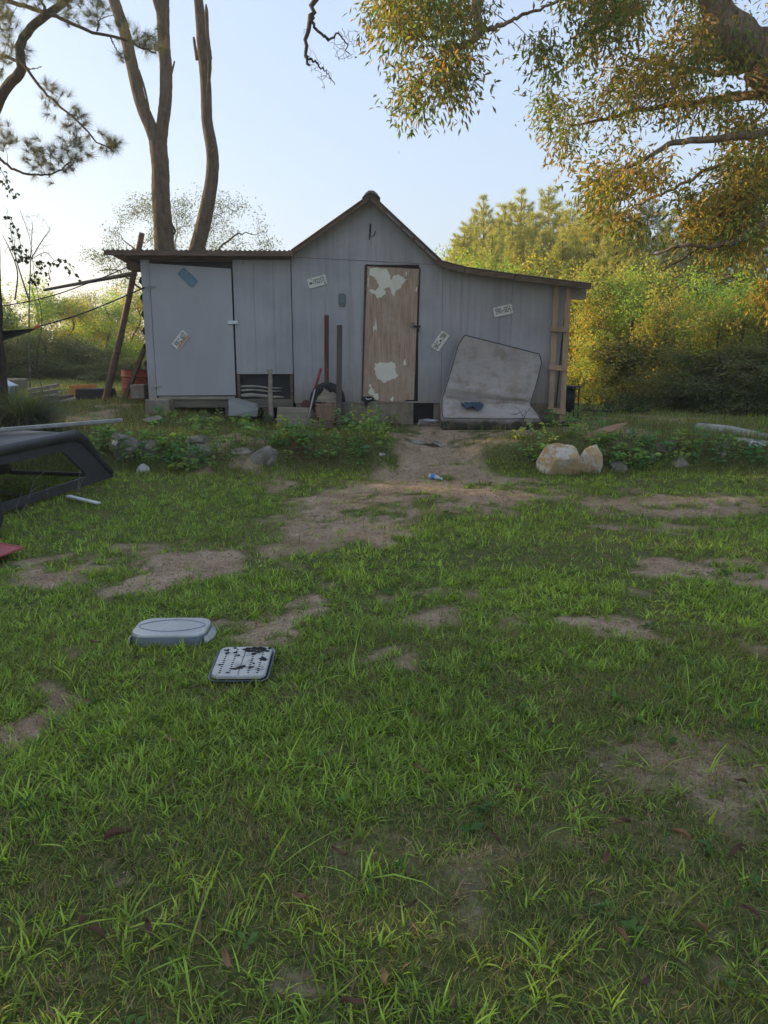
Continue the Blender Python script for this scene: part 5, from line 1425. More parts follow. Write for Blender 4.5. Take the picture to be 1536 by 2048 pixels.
C = sample_region(R1, nR1, 8.3, 10.6, r1, gapn) + sample_region(R1b, 340, 7.9, 10.0, r1, gapn) + sample_region(R1c, 30, 9.6, 10.2, r1) + sample_region(R2, 230, 8.2, 9.7, r1, gapn) + sample_region(R3, 60, 8.3, 8.9, r1)
C += sample_region([(1060, 70), (1130, 90), (1120, 140), (1070, 120)], 16, 9, 9.6, r1) + sample_region([(795, 60), (830, 60), (820, 95), (800, 92)], 6, 8.5, 8.9, r1)
# the unseen upper and right-hand crown that carries on outside the frame
C += [tuple(v) for v in blob_points([(5.2, 9.5, 8.0, 3.2, 2.4, 1.3), (2.6, 9.2, 8.4, 1.6, 1.6, .8), (8.2, 9.6, 6.5, 2.2, 2.4, 2.0), (8.6, 8.6, 4.6, 1.4, 1.6, 1.0)], 90, r1)]
nB0 = nR1; C = np.array(C)
tubes, dirs = connect(snodes, srad, C, r1, .05, .0055, .026)
obj('branch', tubes_mesh(tubes, 'branch', 5), M['bark_oak'], oak)
oak_t = 1.5 * np.array([(.09, .12, .025), (.105, .125, .028), (.075, .11, .03), (.17, .13, .03), (.12, .12, .03), (.075, .105, .03), (.09, .12, .03), (.20, .14, .035)])
D = unit(dirs + np.array([-.25, -.05, -.3]))
oak_g = 1.6 * np.array([(.19, .145, .03), (.22, .15, .03), (.14, .125, .03), (.25, .17, .04), (.11, .12, .03)])   # turned leaves on the lower right limbs, low sunlight painted into their gold
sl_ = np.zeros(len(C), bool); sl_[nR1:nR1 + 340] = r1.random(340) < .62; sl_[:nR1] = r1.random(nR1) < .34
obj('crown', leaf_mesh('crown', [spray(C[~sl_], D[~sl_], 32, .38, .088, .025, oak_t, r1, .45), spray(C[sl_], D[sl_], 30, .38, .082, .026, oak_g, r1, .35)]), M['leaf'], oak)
# dead hanging limb (bare twigs) further left, grows from the high branch
dl = [([(1050, -170, 8.6), (850, -190, 8.3), (700, -130, 8.1), (640, -50, 8.0), (631, 5, 8.0), (622, 40, 8.0), (612, 78, 8.0), (612, 112, 8.0), (616, 130, 8.0)], .04, .012), ([(624, 30, 8.0), (630, 55, 8.0), (648, 70, 8.0), (660, 76, 8.0), (675, 68, 8.0), (690, 82, 8.0), (697, 105, 8.0)], .016, .005), ([(612, 112, 8.0), (628, 122, 8.0), (640, 135, 8.0), (655, 145, 8.0), (668, 168, 8.0)], .013, .004)]
dt_ = []; sn = []; sr = []
for pts, ra, rb_ in dl:
    P = pl(pts, 26) + r1.normal(size=(26, 3)) * .008; dt_.append((P, np.linspace(ra, rb_, 26)))
    k = 16 if ra == .04 else 3
    sn += list(P[k:]); sr += [.006] * (26 - k)
tp = sample_region([(605, 50), (620, 60), (625, 110), (650, 130), (672, 160), (650, 185), (632, 165), (612, 130)], 46, 7.85, 8.15, r1) + sample_region([(660, 85), (680, 55), (725, 60), (722, 95), (690, 130), (668, 120)], 70, 7.85, 8.15, r1)
t2, _ = connect(sn, sr, np.array(tp), r1, 0, .0028, .006)
obj('dead_limb', tubes_mesh(dt_ + t2, 'dead_limb', 6, .1), M['bark_thin'], oak)

# ------------------------------------------------------------------ forked bare trunks behind the shed
r2 = np.random.default_rng(5)
YT = 18.6
gzt = Hf(at(330, 700, YT).x, YT)
ft = thing('forked_pine', 'tall bare pine trunk forking in two behind the lean-to', 'tree', (at(328, 700, YT).x, YT, gzt))
def trunk_mesh(pts, rads, Y, n=150, jit=.07):
    P = bez([at(x, y, Y + dy) for x, y, dy in pts], n); rr = np.interp(np.linspace(0, 1, n), np.linspace(0, 1, len(rads)), rads) * .82
    P = P + 0
    return MB().tube(P, rr, 20, jit=jit)
px_m = FPX / YT
trunk_mesh([(330, 830, 0), (330, 700, 0), (330, 600, 0), (328, 480, 0), (322, 400, 0), (321, 340, 0), (316, 285, 0)], [.34, .30, .28, .275, .25, .24, .24], YT).build('trunk', M['bark_pine'], ft, smooth=True)
trunk_mesh([(317, 295, 0), (302, 255, 0), (280, 200, 0), (262, 120, 0), (248, 60, 0), (228, 0, 0), (205, -80, .1), (190, -190, .2), (185, -330, .3)], [.20, .18, .165, .155, .15, .145, .14, .12, .06], YT).build('stem', M['bark_pine'], ft, smooth=True)
trunk_mesh([(318, 295, 0), (325, 250, 0), (331, 200, 0), (332, 140, 0), (328, 90, 0), (326, 30, 0), (326, -30, 0), (322, -150, .1), (325, -330, .2)], [.20, .17, .17, .165, .16, .17, .16, .12, .06], YT).build('stem', M['bark_pine'], ft, smooth=True)
trunk_mesh([(322, 30, -.05), (312, 0, -.1), (300, -60, -.2), (296, -120, -.2)], [.10, .09, .08, .04], YT, 20).build('stem', M['bark_pine'], ft, smooth=True)
for pts in ([(277, 140), (290, 180), (298, 218), (298, 228)], [(342, 150), (346, 135), (349, 122)], [(346, 470), (350, 462), (344, 448)]):
    MB().tube(bez([at(x, y, YT - .12) for x, y in pts], 10), np.linspace(.028, .016, 10), 6, jit=.3).build('dead_stub', M['bark_pine'], ft, smooth=True)
YT2 = 18.9
fp = thing('leaning_pine', 'tall bare trunk with a splintered stub, curving right of the forked pine', 'tree', (at(375, 700, YT2).x, YT2, gzt))
trunk_mesh([(345, 830, 0), (352, 760, 0), (360, 640, 0), (380, 545, 0), (396, 490, 0), (413, 420, 0), (423, 360, 0), (425, 310, 0), (414, 240, 0), (412, 180, 0), (405, 100, 0), (400, 30, 0), (394, -30, 0), (385, -150, 0), (384, -330, 0)], [.30, .28, .24, .23, .22, .20, .18, .17, .155, .15, .14, .13, .12, .10, .05], YT2).build('trunk', M['bark_pine'], fp, smooth=True)
trunk_mesh([(415, 185, -.12), (419, 145, -.16), (419, 112, -.18), (415, 70, -.2), (413, 25, -.2), (412, 8, -.2)], [.04, .05, .06, .045, .05, .015], YT2, 30, .3).build('splintered_stub', M['bark_pine'], fp, smooth=True)
for pts in ([(394, 120), (389, 85), (387, 74)], [(426, 305), (430, 298), (429, 292)], [(420, 118), (424, 114)]):
    MB().tube(bez([at(x, y, YT2 - .15) for x, y in pts], 10), np.linspace(.04, .02, 10), 6, jit=.4).build('dead_stub', M['bark_pine'], fp, smooth=True)

# ------------------------------------------------------------------ wispy small-leaved tree behind the lean-to
r3 = np.random.default_rng(23)
YW = 20.5
base = at(350, 720, YW); base.z = Hf(base.x, YW)
wt = thing('wispy_tree', 'thin small-leaved tree spreading behind the lean-to roof', 'tree', tuple(base))
stems = []
sn = []; sr = []
for (pts, r_) in (([(350, 720), (330, 600), (285, 520), (240, 470)], .05), ([(350, 720), (370, 600), (420, 520), (470, 470), (510, 470)], .05), ([(350, 720), (352, 600), (350, 520), (355, 450)], .05), ([(350, 720), (300, 600), (240, 545), (200, 540)], .04), ([(350, 720), (420, 600), (470, 545), (500, 520)], .04)):
    P = bez([at(x, y, YW) for x, y in pts], 20) + r3.normal(size=(20, 3)) * .02
    P[0] = base
    rad = np.linspace(r_, .010, 20); stems.append((P, rad)); sn += list(P[6:]); sr += list(rad[6:])
obj('trunk', tubes_mesh(stems, 'trunk', 6, .1), M['bark_thin'], wt)
reg = [(205, 440), (240, 425), (280, 395), (330, 375), (420, 385), (480, 405), (520, 440), (550, 480), (545, 520), (500, 520), (220, 520)]
C = sample_region(reg, 330, 19.6, 21.4, r3, lambda x, y: vnoise(np.array([x]), np.array([y]), 30., 8)[0] > .34) + sample_region([(170, 500), (260, 515), (285, 560), (220, 560)], 60, 19.8, 21, r3)
C = np.array(C)
tubes, dirs = connect(sn, sr, C, r3, .04, .007, .018)
obj('branch', tubes_mesh(tubes, 'branch', 4), M['bark_thin'], wt)
obj('crown', leaf_mesh('crown', [spray(C, dirs, 26, .38, .052, .024, np.array([(.10, .13, .05), (.09, .11, .04), (.12, .15, .05)]), r3, .2)]), M['leaf'], wt)

# ------------------------------------------------------------------ pine at the left edge: trunk, limbs, needle tufts, vine
r4 = np.random.default_rng(31)
YP_ = 11.6
pb = at(-19, 720, YP_); gp = Hf(pb.x, YP_)
pine = thing('edge_pine', 'pine at the left edge with long needle tufts reaching across the sky', 'tree', (pb.x, YP_, gp))
P = bez([(pb.x, YP_, gp - .1), tuple(at(-19, 665, YP_)), tuple(at(-22, 560, YP_)), tuple(at(-24, 430, YP_)), tuple(at(-24, 300, YP_)), tuple(at(-30, 200, YP_)), tuple(at(-60, 0, YP_)), tuple(at(-80, -300, YP_))], 70)
MB().tube(P, np.linspace(.185, .10, 70), 18, jit=.10).build('trunk', M['bark_pine'], pine, smooth=True)
plimb = [([(-26, 262, 0), (0, 198, -.2), (22, 165, -.3), (43, 140, -.4), (40, 110, -.4), (45, 80, -.4), (65, 52, -.4), (95, 28, -.4), (130, 0, -.4), (190, -60, -.4), (220, -150, -.4)], .075, .04),
         ([(-40, -30, -.1), (0, -4, -.3), (40, 10, -.4), (95, 27, -.5), (140, 45, -.6), (185, 64, -.7), (240, 76, -.8), (280, 95, -.9), (312, 106, -1)], .034, .010),
         ([(-28, 112, -.1), (0, 112, -.3), (30, 120, -.4), (52, 135, -.5), (78, 172, -.6), (105, 200, -.6), (135, 225, -.7), (165, 252, -.8), (190, 280, -.9), (222, 298, -1)], .026, .008),
         ([(-24, 300, -.1), (0, 318, -.3), (22, 335, -.4), (50, 347, -.5), (85, 350, -.6), (115, 342, -.7), (142, 325, -.8)], .022, .008),
         ([(45, 132, -.5), (60, 138, -.6), (84, 133, -.7)], .009, .004), ([(95, 27, -.5), (85, 8, -.5), (70, -30, -.4)], .02, .012), ([(195, 62, -.7), (200, 40, -.8), (225, 30, -.8)], .01, .004),
         ([(222, 75, -.8), (230, 95, -.8), (245, 115, -.8)], .009, .004)]
lt = []; sn = []; sr = []
for pts, ra, rb_ in plimb:
    Q_ = bez([at(x, y, YP_ + dy) for x, y, dy in pts], 30) + r4.normal(size=(30, 3)) * .006
    lt.append((Q_, np.linspace(ra, rb_, 30)))
    if ra < .07: sn += list(Q_[4:]); sr += list(np.linspace(ra, rb_, 30)[4:])
obj('limb', tubes_mesh(lt, 'limb', 9, .12), M['bark_pine'], pine)
TU = []
def tufts(poly, n, ya=-1.1, yb=-.3): 
    global TU
    TU += sample_region(poly, n, YP_ + ya, YP_ + yb, r4)
tufts([(-30, -40), (130, -60), (130, 15), (60, 30), (-20, 45)], 26); tufts([(-20, 10), (40, 20), (40, 60), (-20, 60)], 9); tufts([(120, -20), (180, 0), (200, 50), (165, 60), (120, 30)], 14); tufts([(180, -10), (230, 20), (225, 55), (195, 45)], 8)
tufts([(230, 40), (270, 50), (300, 65), (320, 95), (280, 95), (250, 75)], 14); tufts([(290, 70), (340, 95), (325, 110)], 5); tufts([(-20, 60), (25, 65), (35, 110), (0, 125), (-20, 120)], 13); tufts([(70, 180), (110, 160), (130, 195), (95, 215)], 9)
tufts([(110, 225), (150, 215), (185, 240), (150, 262), (115, 255)], 11); tufts([(165, 260), (210, 255), (240, 290), (215, 305), (180, 285)], 11); tufts([(110, 280), (160, 275), (187, 310), (140, 335), (105, 315)], 20); tufts([(45, 300), (100, 295), (110, 340), (60, 338)], 14)
tufts([(-20, 255), (20, 262), (65, 280), (50, 300), (0, 305), (-20, 300)], 16); tufts([(100, 335), (150, 325), (135, 352), (100, 352)], 5); tufts([(225, 90), (250, 100), (250, 118), (235, 112)], 3); tufts([(-20, 130), (10, 130), (10, 150), (-20, 150)], 3); tufts([(45, 95), (70, 98), (60, 110)], 2)
TU = np.array(TU)
tubes, dirs = connect(sn, sr, TU, r4, -.08, .0035, .008)
obj('branch', tubes_mesh(tubes, 'branch', 5), M['bark_pine'], pine)
nt_ = np.array([(.115, .125, .05), (.10, .11, .05), (.14, .13, .05), (.09, .105, .055)])[r4.integers(0, 4, len(TU))]
D = unit(dirs * .8 + np.array([.1, -.1, .25]))
obj('crown', leaf_mesh('crown', [needles(np.concatenate([TU, TU + r4.normal(size=TU.shape) * .07]), np.concatenate([D, unit(D + r4.normal(size=D.shape) * .5)]), 70, .155, .0028, np.concatenate([nt_, nt_]), .62, r4)]), M['needle'], pine)
# heart-leaved vine hanging by the pine
vp = []; vt = []
for pts in ([(-5, 330), (8, 350), (14, 365), (24, 385), (28, 392)], [(16, 432), (28, 450), (38, 475), (44, 500), (60, 520), (78, 525)], [(30, 480), (30, 500), (45, 515), (55, 512)], [(100, 560), (98, 540), (108, 522), (128, 520), (142, 535), (152, 552)], [(60, 560), (70, 556), (84, 520)]):
    Q_ = bez([at(x, y, 11.2) for x, y in pts], 16); vt.append((Q_, np.linspace(.005, .003, 16))); vp += list(Q_)
vp = np.repeat(np.array(vp), 2, 0) + r4.normal(size=(len(vp) * 2, 3)) * .035
vine = thing('vine', 'dark heart-leaved vine trailing in front of the bright sky at the left', 'vine', tuple(at(60, 560, 11.2)))
obj('stem', tubes_mesh(vt + [(bez([at(86, 790, 11.2), at(74, 720, 11.2), at(84, 640, 11.2), at(70, 560, 11.2), at(60, 480, 11.2), at(40, 420, 11.3)], 30), np.linspace(.006, .003, 30))], 'stem', 5), M['bark_thin'], vine)
obj('leaf_cluster', leaf_mesh('leaf_cluster', [leaves(vp, r4.normal(size=vp.shape) * .6 + np.array([0, -.2, -.8]), .062, .055, np.array((.05, .065, .03)), r=r4)]), M['leaf'], vine)
# ------------------------------------------------------------------ woods: prototype meshes shared by the trees
def broadleaf_proto(seed, h, spread, n_cl, leafn, leaf_l, tints, low=.08):
    r = np.random.default_rng(seed)
    nb = 9
    blobs = []
    for k in range(nb):
        a = r.uniform(0, 6.28); q = r.uniform(.15, .62) * spread; z = h * r.uniform(low + .10, .80)
        s = r.uniform(.22, .36) * spread
        blobs.append((q * math.cos(a), q * math.sin(a), z, s, s, s * r.uniform(.7, 1.1)))
    blobs.append((0, 0, h * .78, spread * .3, spread * .3, h * .2))
    for k in range(4):
        a = 1.57 * k + r.uniform(-.4, .4); blobs.append((spread * .42 * math.cos(a), spread * .42 * math.sin(a), h * .14, spread * .36, spread * .36, h * .15))
    C = blob_points(blobs, n_cl, r)
    C[:, 2] = np.maximum(C[:, 2], h * low * .4)
    tr = bez([(0, 0, -.3), (r.normal() * .05, r.normal() * .05, h * .3), (r.normal() * .2, r.normal() * .2, h * .6), (r.normal() * .2, r.normal() * .2, h * .85)], 16)
    trd = np.linspace(.035 * h ** .8 * .6, .02, 16)
    limbs = [(tr, trd)]
    tubes, dirs = connect(list(tr[3:]), list(trd[3:]), C, r, .05, .006, .03, 5)
    return dict(trunk=tubes_mesh([(tr, trd)], 'trunk', 8, .1), branch=tubes_mesh(tubes, 'branch', 4), crown=leaf_mesh('crown', [spray(C, dirs + np.array([0, 0, .2]), leafn, .46, leaf_l, leaf_l * .5, tints, r, .3)]), mats=('bark_thin', 'bark_thin', 'leaf'))
def pine_proto(seed, h, spread, tints, nw=None, dens=1.0):
    r = np.random.default_rng(seed)
    tr = bez([(0, 0, -.3), (r.normal() * .03, r.normal() * .03, h * .4), (r.normal() * .06, 0, h * .75), (0, 0, h)], 20)
    trd = np.linspace(.016 * h, .012, 20)
    br = []; P = []; D = []
    z = h * .16
    while z < h * .985:
        f = z / h
        nb = r.integers(3, 6)
        L_ = spread * (1 - f) ** .72 * r.uniform(.5, 1.2) + .06
        a0 = r.uniform(0, 6.28)
        c = np.array([np.interp(z, tr[:, 2], tr[:, 0]), np.interp(z, tr[:, 2], tr[:, 1]), z])
        for k in range(nb):
            a = a0 + 6.283 * k / nb + r.normal() * .3
            l = L_ * r.uniform(.7, 1.15); rise = r.uniform(.15, .55) + .5 * f
            d = np.array([math.cos(a), math.sin(a), 0])
            tip = c + d * l + np.array([0, 0, l * rise])
            path = bez([c, c + d * l * .55 + np.array([0, 0, l * rise * .3]), tip], 7)
            br.append((path, np.linspace(.012 * l + .006, .004, 7)))
            nt_ = max(4, int(l * 30 * dens))
            for q in range(nt_):
                t = 1 - (q / nt_) ** 1.2 * .8
                p = path[0] * (1 - t) ** 2 + 2 * path[3] * t * (1 - t) + path[-1] * t * t
                side = r.normal(size=3) * .16 * (1 - t + .35) * max(l, .5)
                P.append(p + side); D.append(unit(d * .7 + np.array([0, 0, .75]) + r.normal(size=3) * .35))
        z += h * r.uniform(.035, .06)
    P.append(tr[-1]); D.append(np.array([0, 0, 1.0]))
    P = np.array(P); D = np.array(D)
    tt = tints[r.integers(0, len(tints), len(P))]
    return dict(trunk=tubes_mesh([(tr, trd)], 'trunk', 8, .1), branch=tubes_mesh(br, 'branch', 4), crown=leaf_mesh('crown', [needles(P, D, 18, .25, .014, tt, .55, r)]), mats=('bark_pine', 'bark_pine', 'needle'))
def plant(proto, name, label, x, y, s=1.0, rz=0.0, sz=None, cat='tree', group=None, z=None):
    e = thing(name, label, cat, (x, y, Hf(x, y) if z is None else z), group, local=True)
    e.rotation_euler = (0, 0, rz); e.scale = (s, s, sz or s)
    for k, mt in zip(('trunk', 'branch', 'crown'), proto['mats']):
        me = proto[k]
        if not me.materials: me.materials.append(M[mt])
        o = bpy.data.objects.new(k, me); COL.objects.link(o); o.parent = e
        if k == 'branch': o['kind'] = 'stuff'
    return e
g_warm = 3.2 * np.array([(.085, .125, .022), (.10, .135, .022), (.075, .12, .025), (.12, .14, .025), (.06, .105, .025)])
g_mix = 3.2 * np.array([(.085, .105, .022), (.105, .107, .024), (.07, .098, .022), (.13, .11, .028), (.14, .105, .03)])
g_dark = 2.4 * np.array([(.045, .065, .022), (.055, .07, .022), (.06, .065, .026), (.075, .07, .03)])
g_lime = 2.0 * np.array([(.13, .18, .025), (.15, .19, .03), (.11, .165, .03)])
p_tint = 3.2 * np.array([(.115, .125, .030), (.13, .13, .033), (.10, .12, .035), (.14, .125, .035)])
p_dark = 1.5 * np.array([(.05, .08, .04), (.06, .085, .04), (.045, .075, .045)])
BL = [broadleaf_proto(101, 4.2, 1.9, 560, 24, .10, g_mix), broadleaf_proto(102, 4.8, 2.1, 600, 24, .10, g_warm), broadleaf_proto(103, 3.6, 1.8, 520, 24, .09, g_mix)]
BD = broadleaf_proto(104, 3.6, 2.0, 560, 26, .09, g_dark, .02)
LI = broadleaf_proto(105, 3.2, 1.3, 320, 24, .09, g_lime)
PN = [pine_proto(201, 8.0, 2.7, p_tint), pine_proto(202, 8.6, 2.4, p_tint), pine_proto(203, 7.4, 2.8, p_tint)]
PD = pine_proto(204, 8.2, 2.6, p_dark)
# pines rising behind the right lean-to: (px, py of top, distance, prototype, label)
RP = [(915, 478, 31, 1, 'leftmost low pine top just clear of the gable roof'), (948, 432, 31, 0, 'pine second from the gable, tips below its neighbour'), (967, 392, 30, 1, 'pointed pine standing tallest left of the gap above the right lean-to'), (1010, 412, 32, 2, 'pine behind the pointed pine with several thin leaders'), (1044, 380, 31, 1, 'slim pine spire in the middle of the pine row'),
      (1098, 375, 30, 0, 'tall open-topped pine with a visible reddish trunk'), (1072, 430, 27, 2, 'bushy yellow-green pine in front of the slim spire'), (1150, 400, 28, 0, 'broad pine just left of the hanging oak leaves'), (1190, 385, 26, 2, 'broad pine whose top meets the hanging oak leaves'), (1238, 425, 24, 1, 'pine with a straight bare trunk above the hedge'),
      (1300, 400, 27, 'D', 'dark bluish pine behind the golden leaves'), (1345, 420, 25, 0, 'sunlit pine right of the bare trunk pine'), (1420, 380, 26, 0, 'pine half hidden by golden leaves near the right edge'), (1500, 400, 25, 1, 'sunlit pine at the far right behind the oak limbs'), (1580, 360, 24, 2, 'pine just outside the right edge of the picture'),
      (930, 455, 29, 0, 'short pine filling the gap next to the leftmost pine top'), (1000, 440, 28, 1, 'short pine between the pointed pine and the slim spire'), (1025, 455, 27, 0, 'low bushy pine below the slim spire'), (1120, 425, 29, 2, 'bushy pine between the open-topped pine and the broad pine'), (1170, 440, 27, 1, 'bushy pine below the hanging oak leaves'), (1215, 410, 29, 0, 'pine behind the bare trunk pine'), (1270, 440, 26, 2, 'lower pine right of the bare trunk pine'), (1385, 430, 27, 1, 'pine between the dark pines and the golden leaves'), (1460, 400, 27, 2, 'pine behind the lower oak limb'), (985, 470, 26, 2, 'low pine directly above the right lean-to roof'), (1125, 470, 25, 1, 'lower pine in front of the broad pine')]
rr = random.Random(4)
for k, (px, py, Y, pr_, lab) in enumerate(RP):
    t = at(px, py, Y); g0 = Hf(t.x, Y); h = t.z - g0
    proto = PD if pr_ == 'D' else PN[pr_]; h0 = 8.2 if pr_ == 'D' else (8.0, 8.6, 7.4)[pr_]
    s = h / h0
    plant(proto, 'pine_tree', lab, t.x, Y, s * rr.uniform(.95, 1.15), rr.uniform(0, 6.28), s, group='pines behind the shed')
# broad-leaved edge of the wood at the right: (px, top py, distance, prototype)
RB = [(905, 505, 24, 1, 'green bush peeping over the roof beside the gable'), (960, 512, 23, 1, 'bright green bush over the middle of the right lean-to roof'), (1060, 518, 22, 2, 'rounded green tree over the outer end of the lean-to roof'), (1130, 540, 21, 0, 'leafy tree directly above the lean-to roof end'), (1190, 538, 20, 0, 'leafy tree just right of the ladder frame'),
      (1205, 598, 19, 2, 'lower leafy tree beside the ladder frame and barbecue'), (1260, 548, 19.2, 1, 'broad leafy tree third in the hedge from the shed'), (1310, 523, 20.5, 0, 'taller leafy tree behind the middle of the hedge'), (1345, 578, 18, 2, 'leafy tree in the middle of the hedge'), (1400, 538, 18.5, 1, 'leafy tree right of the hedge middle'),
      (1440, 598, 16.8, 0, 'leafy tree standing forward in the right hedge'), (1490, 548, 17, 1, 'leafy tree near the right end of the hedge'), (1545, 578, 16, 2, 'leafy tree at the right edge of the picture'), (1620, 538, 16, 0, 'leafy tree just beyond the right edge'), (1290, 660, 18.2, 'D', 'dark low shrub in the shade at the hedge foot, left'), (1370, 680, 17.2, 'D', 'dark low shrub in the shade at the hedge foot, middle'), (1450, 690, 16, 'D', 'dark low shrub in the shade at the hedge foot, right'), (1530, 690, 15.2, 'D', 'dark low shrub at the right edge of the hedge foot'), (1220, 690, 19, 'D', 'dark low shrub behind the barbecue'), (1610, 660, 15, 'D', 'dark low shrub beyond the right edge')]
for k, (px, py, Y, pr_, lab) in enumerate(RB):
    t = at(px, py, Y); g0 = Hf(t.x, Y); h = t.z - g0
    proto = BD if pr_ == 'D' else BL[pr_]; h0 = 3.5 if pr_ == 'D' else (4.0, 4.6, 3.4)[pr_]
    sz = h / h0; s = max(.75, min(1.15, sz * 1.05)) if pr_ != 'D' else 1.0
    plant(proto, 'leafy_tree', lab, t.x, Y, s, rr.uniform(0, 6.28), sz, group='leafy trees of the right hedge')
# woods at the left: (px, top py, distance, proto, label)
LB = [(-60, 560, 27, 0, 'leafy tree just outside the left edge'), (18, 600, 27, 1, 'leafy tree behind the edge pine trunk'), (62, 556, 28, 1, 'pale green tree below the heart-leaved vine'), (110, 590, 29, 0, 'leafy tree under the slim eave pole'), (150, 600, 31, 2, 'leafy tree in the middle of the left wood'), (205, 585, 30, 1, 'leafy tree left of the leaning pole'), (250, 570, 32, 0, 'leafy tree just right of the leaning pole'), (290, 560, 33, 1, 'leafy tree behind the shed corner, left'), (340, 580, 33, 2, 'leafy tree hidden behind the lean-to'),
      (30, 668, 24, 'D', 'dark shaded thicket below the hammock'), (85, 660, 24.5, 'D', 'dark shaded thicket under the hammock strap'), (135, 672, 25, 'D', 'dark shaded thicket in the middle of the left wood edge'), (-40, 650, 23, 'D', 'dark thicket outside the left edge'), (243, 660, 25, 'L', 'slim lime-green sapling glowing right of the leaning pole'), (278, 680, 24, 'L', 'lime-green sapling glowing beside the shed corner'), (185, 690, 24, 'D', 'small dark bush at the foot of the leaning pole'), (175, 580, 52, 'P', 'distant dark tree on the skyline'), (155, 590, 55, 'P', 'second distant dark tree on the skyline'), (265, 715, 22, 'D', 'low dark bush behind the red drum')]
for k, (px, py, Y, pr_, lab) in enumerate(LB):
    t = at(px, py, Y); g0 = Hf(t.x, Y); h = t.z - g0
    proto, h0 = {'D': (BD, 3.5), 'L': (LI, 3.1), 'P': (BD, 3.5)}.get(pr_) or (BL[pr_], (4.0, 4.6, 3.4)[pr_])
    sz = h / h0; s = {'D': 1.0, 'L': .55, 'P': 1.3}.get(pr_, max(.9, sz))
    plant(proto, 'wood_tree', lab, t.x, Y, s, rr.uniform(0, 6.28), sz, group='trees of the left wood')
# tree belt further left, outside the picture: it shades the yard from the low sun
bx_ = [(-14.5, 9, 5.4), (-14.8, 5, 5.8), (-15.5, 13, 5.4), (-14.5, 1, 6.5), (-15, 3, 8.2), (-15.5, 7, 8.2), (-16, 11, 5.7), (-17, 15, 5.7), (-18, 19, 5.7), (-19.5, 23, 4.9), (-22, 27.5, 4.4), (-15, -2, 9.0), (-26, 34, 4.4), (-31, 41, 4.4), (-17.5, 5, 8.2), (-18, 9, 5.7), (-18.5, 13, 5.7), (-20, 17, 5.7), (-21.5, 21, 4.9), (-23.5, 25, 4.4), (-17, 0, 9.0)]
for k, (x, y, h) in enumerate(bx_):
    plant(BL[k % 3], 'belt_tree', 'leafy tree of the dense belt left of the picture', x, y, h / 4.2 * .95, rr.uniform(0, 6.28), h / (4.0, 4.6, 3.4)[k % 3], group='tree belt left of the yard')

# bare little tree with fine twigs behind the vine
r5 = np.random.default_rng(77)
bt_ = thing('bare_tree', 'small leafless tree with fine pale twigs against the bright sky', 'tree', tuple(at(60, 740, 15)))
sn = []; sr = []; tb2 = []
for pts, ra in (([(60, 780), (58, 640), (60, 560), (62, 500), (65, 450)], .018), ([(58, 600), (40, 545), (28, 500), (20, 450)], .018), ([(61, 520), (85, 480), (100, 460)], .012), ([(30, 600), (35, 545), (20, 500), (5, 470)], .018), ([(60, 520), (90, 505), (108, 520)], .008)):
    P = bez([at(x, y, 15) for x, y in pts], 16); tb2.append((P, np.linspace(ra, .005, 16))); sn += list(P[5:]); sr += [.008] * 11
tp = sample_region([(20, 470), (40, 430), (65, 415), (90, 435), (108, 465), (105, 510), (60, 540), (25, 520)], 110, 14.6, 15.4, r5) + sample_region([(0, 400), (20, 420), (25, 480), (5, 520)], 26, 14.6, 15.4, r5)
t2, _ = connect(sn, sr, np.array(tp), r5, .06, .0035, .008)
obj('branch', tubes_mesh(tb2 + t2, 'branch', 4), M['twig_grey'], bt_)

# ------------------------------------------------------------------ ornamental grass clump, fallen branch, weeds
def blades(P, heading, L_, W_, lean, curl, tint, segs=3, r=rng):
    """grass blades as tapering bent ribbons"""
    n = len(P)
    hd = np.stack([np.cos(heading), np.sin(heading), np.zeros(n)], 1); sd = np.stack([-np.sin(heading), np.cos(heading), np.zeros(n)], 1)
    tw = r.uniform(-.6, .6, n)[:, None]; sd2 = sd * np.cos(tw) + np.array([0, 0, 1.0]) * np.sin(tw) * .5
    V = []; p = P.copy(); ang = lean.copy(); step = L_ / segs
    for s in range(segs + 1):
        w = W_ * (1 - (s / segs) ** 1.6) * (.75 if s == 0 else 1)
        if s < segs:
            V += [p + sd2 * w[:, None] / 2, p - sd2 * w[:, None] / 2]
        else:
            V += [p]
        p = p + (hd * np.sin(ang)[:, None] + np.array([0, 0, 1.0]) * np.cos(ang)[:, None]) * step[:, None]
        ang = ang + curl
    k = 2 * segs + 1
    V = np.stack(V, 1).reshape(-1, 3); b = np.arange(n) * k
    F4 = np.concatenate([np.stack([b + 2 * s, b + 2 * s + 1, b + 2 * s + 3, b + 2 * s + 2], 1) for s in range(segs - 1)]) if segs > 1 else np.zeros((0, 4), int)
    F3 = np.stack([b + 2 * segs - 2, b + 2 * segs - 1, b + 2 * segs], 1)
    shade = np.repeat(tint, k, 0).reshape(n, k, 3)
    return V, F4, F3, shade.reshape(-1, 3)
r6 = np.random.default_rng(41)
oc = at(50, 862, 11.0); oz = Hf(oc.x, 11.0)
n = 2600
rad = np.abs(r6.normal(size=n)) * .13; a = r6.uniform(0, 6.283, n)
P = np.stack([oc.x + rad * np.cos(a), 11.0 + rad * np.sin(a), np.full(n, oz)], 1)
dead = r6.random(n) < .16
ti = np.where(dead[:, None], np.array([(.20, .165, .12)]), np.array([(.05, .075, .035)])) * (.6 + .8 * r6.random((n, 1)))
V, F4, F3, T = blades(P, a + r6.normal(size=n) * .5, r6.uniform(.45, 1.0, n), r6.uniform(.006, .011, n), r6.uniform(.0, .75, n), np.where(dead, .55, .33) * r6.uniform(.5, 1.3, n), ti, 5, r6)
og_ = thing('ornamental_grass', 'large dark clump of arching ornamental grass above the truck cap', 'grass clump', (oc.x, 11.0, oz))
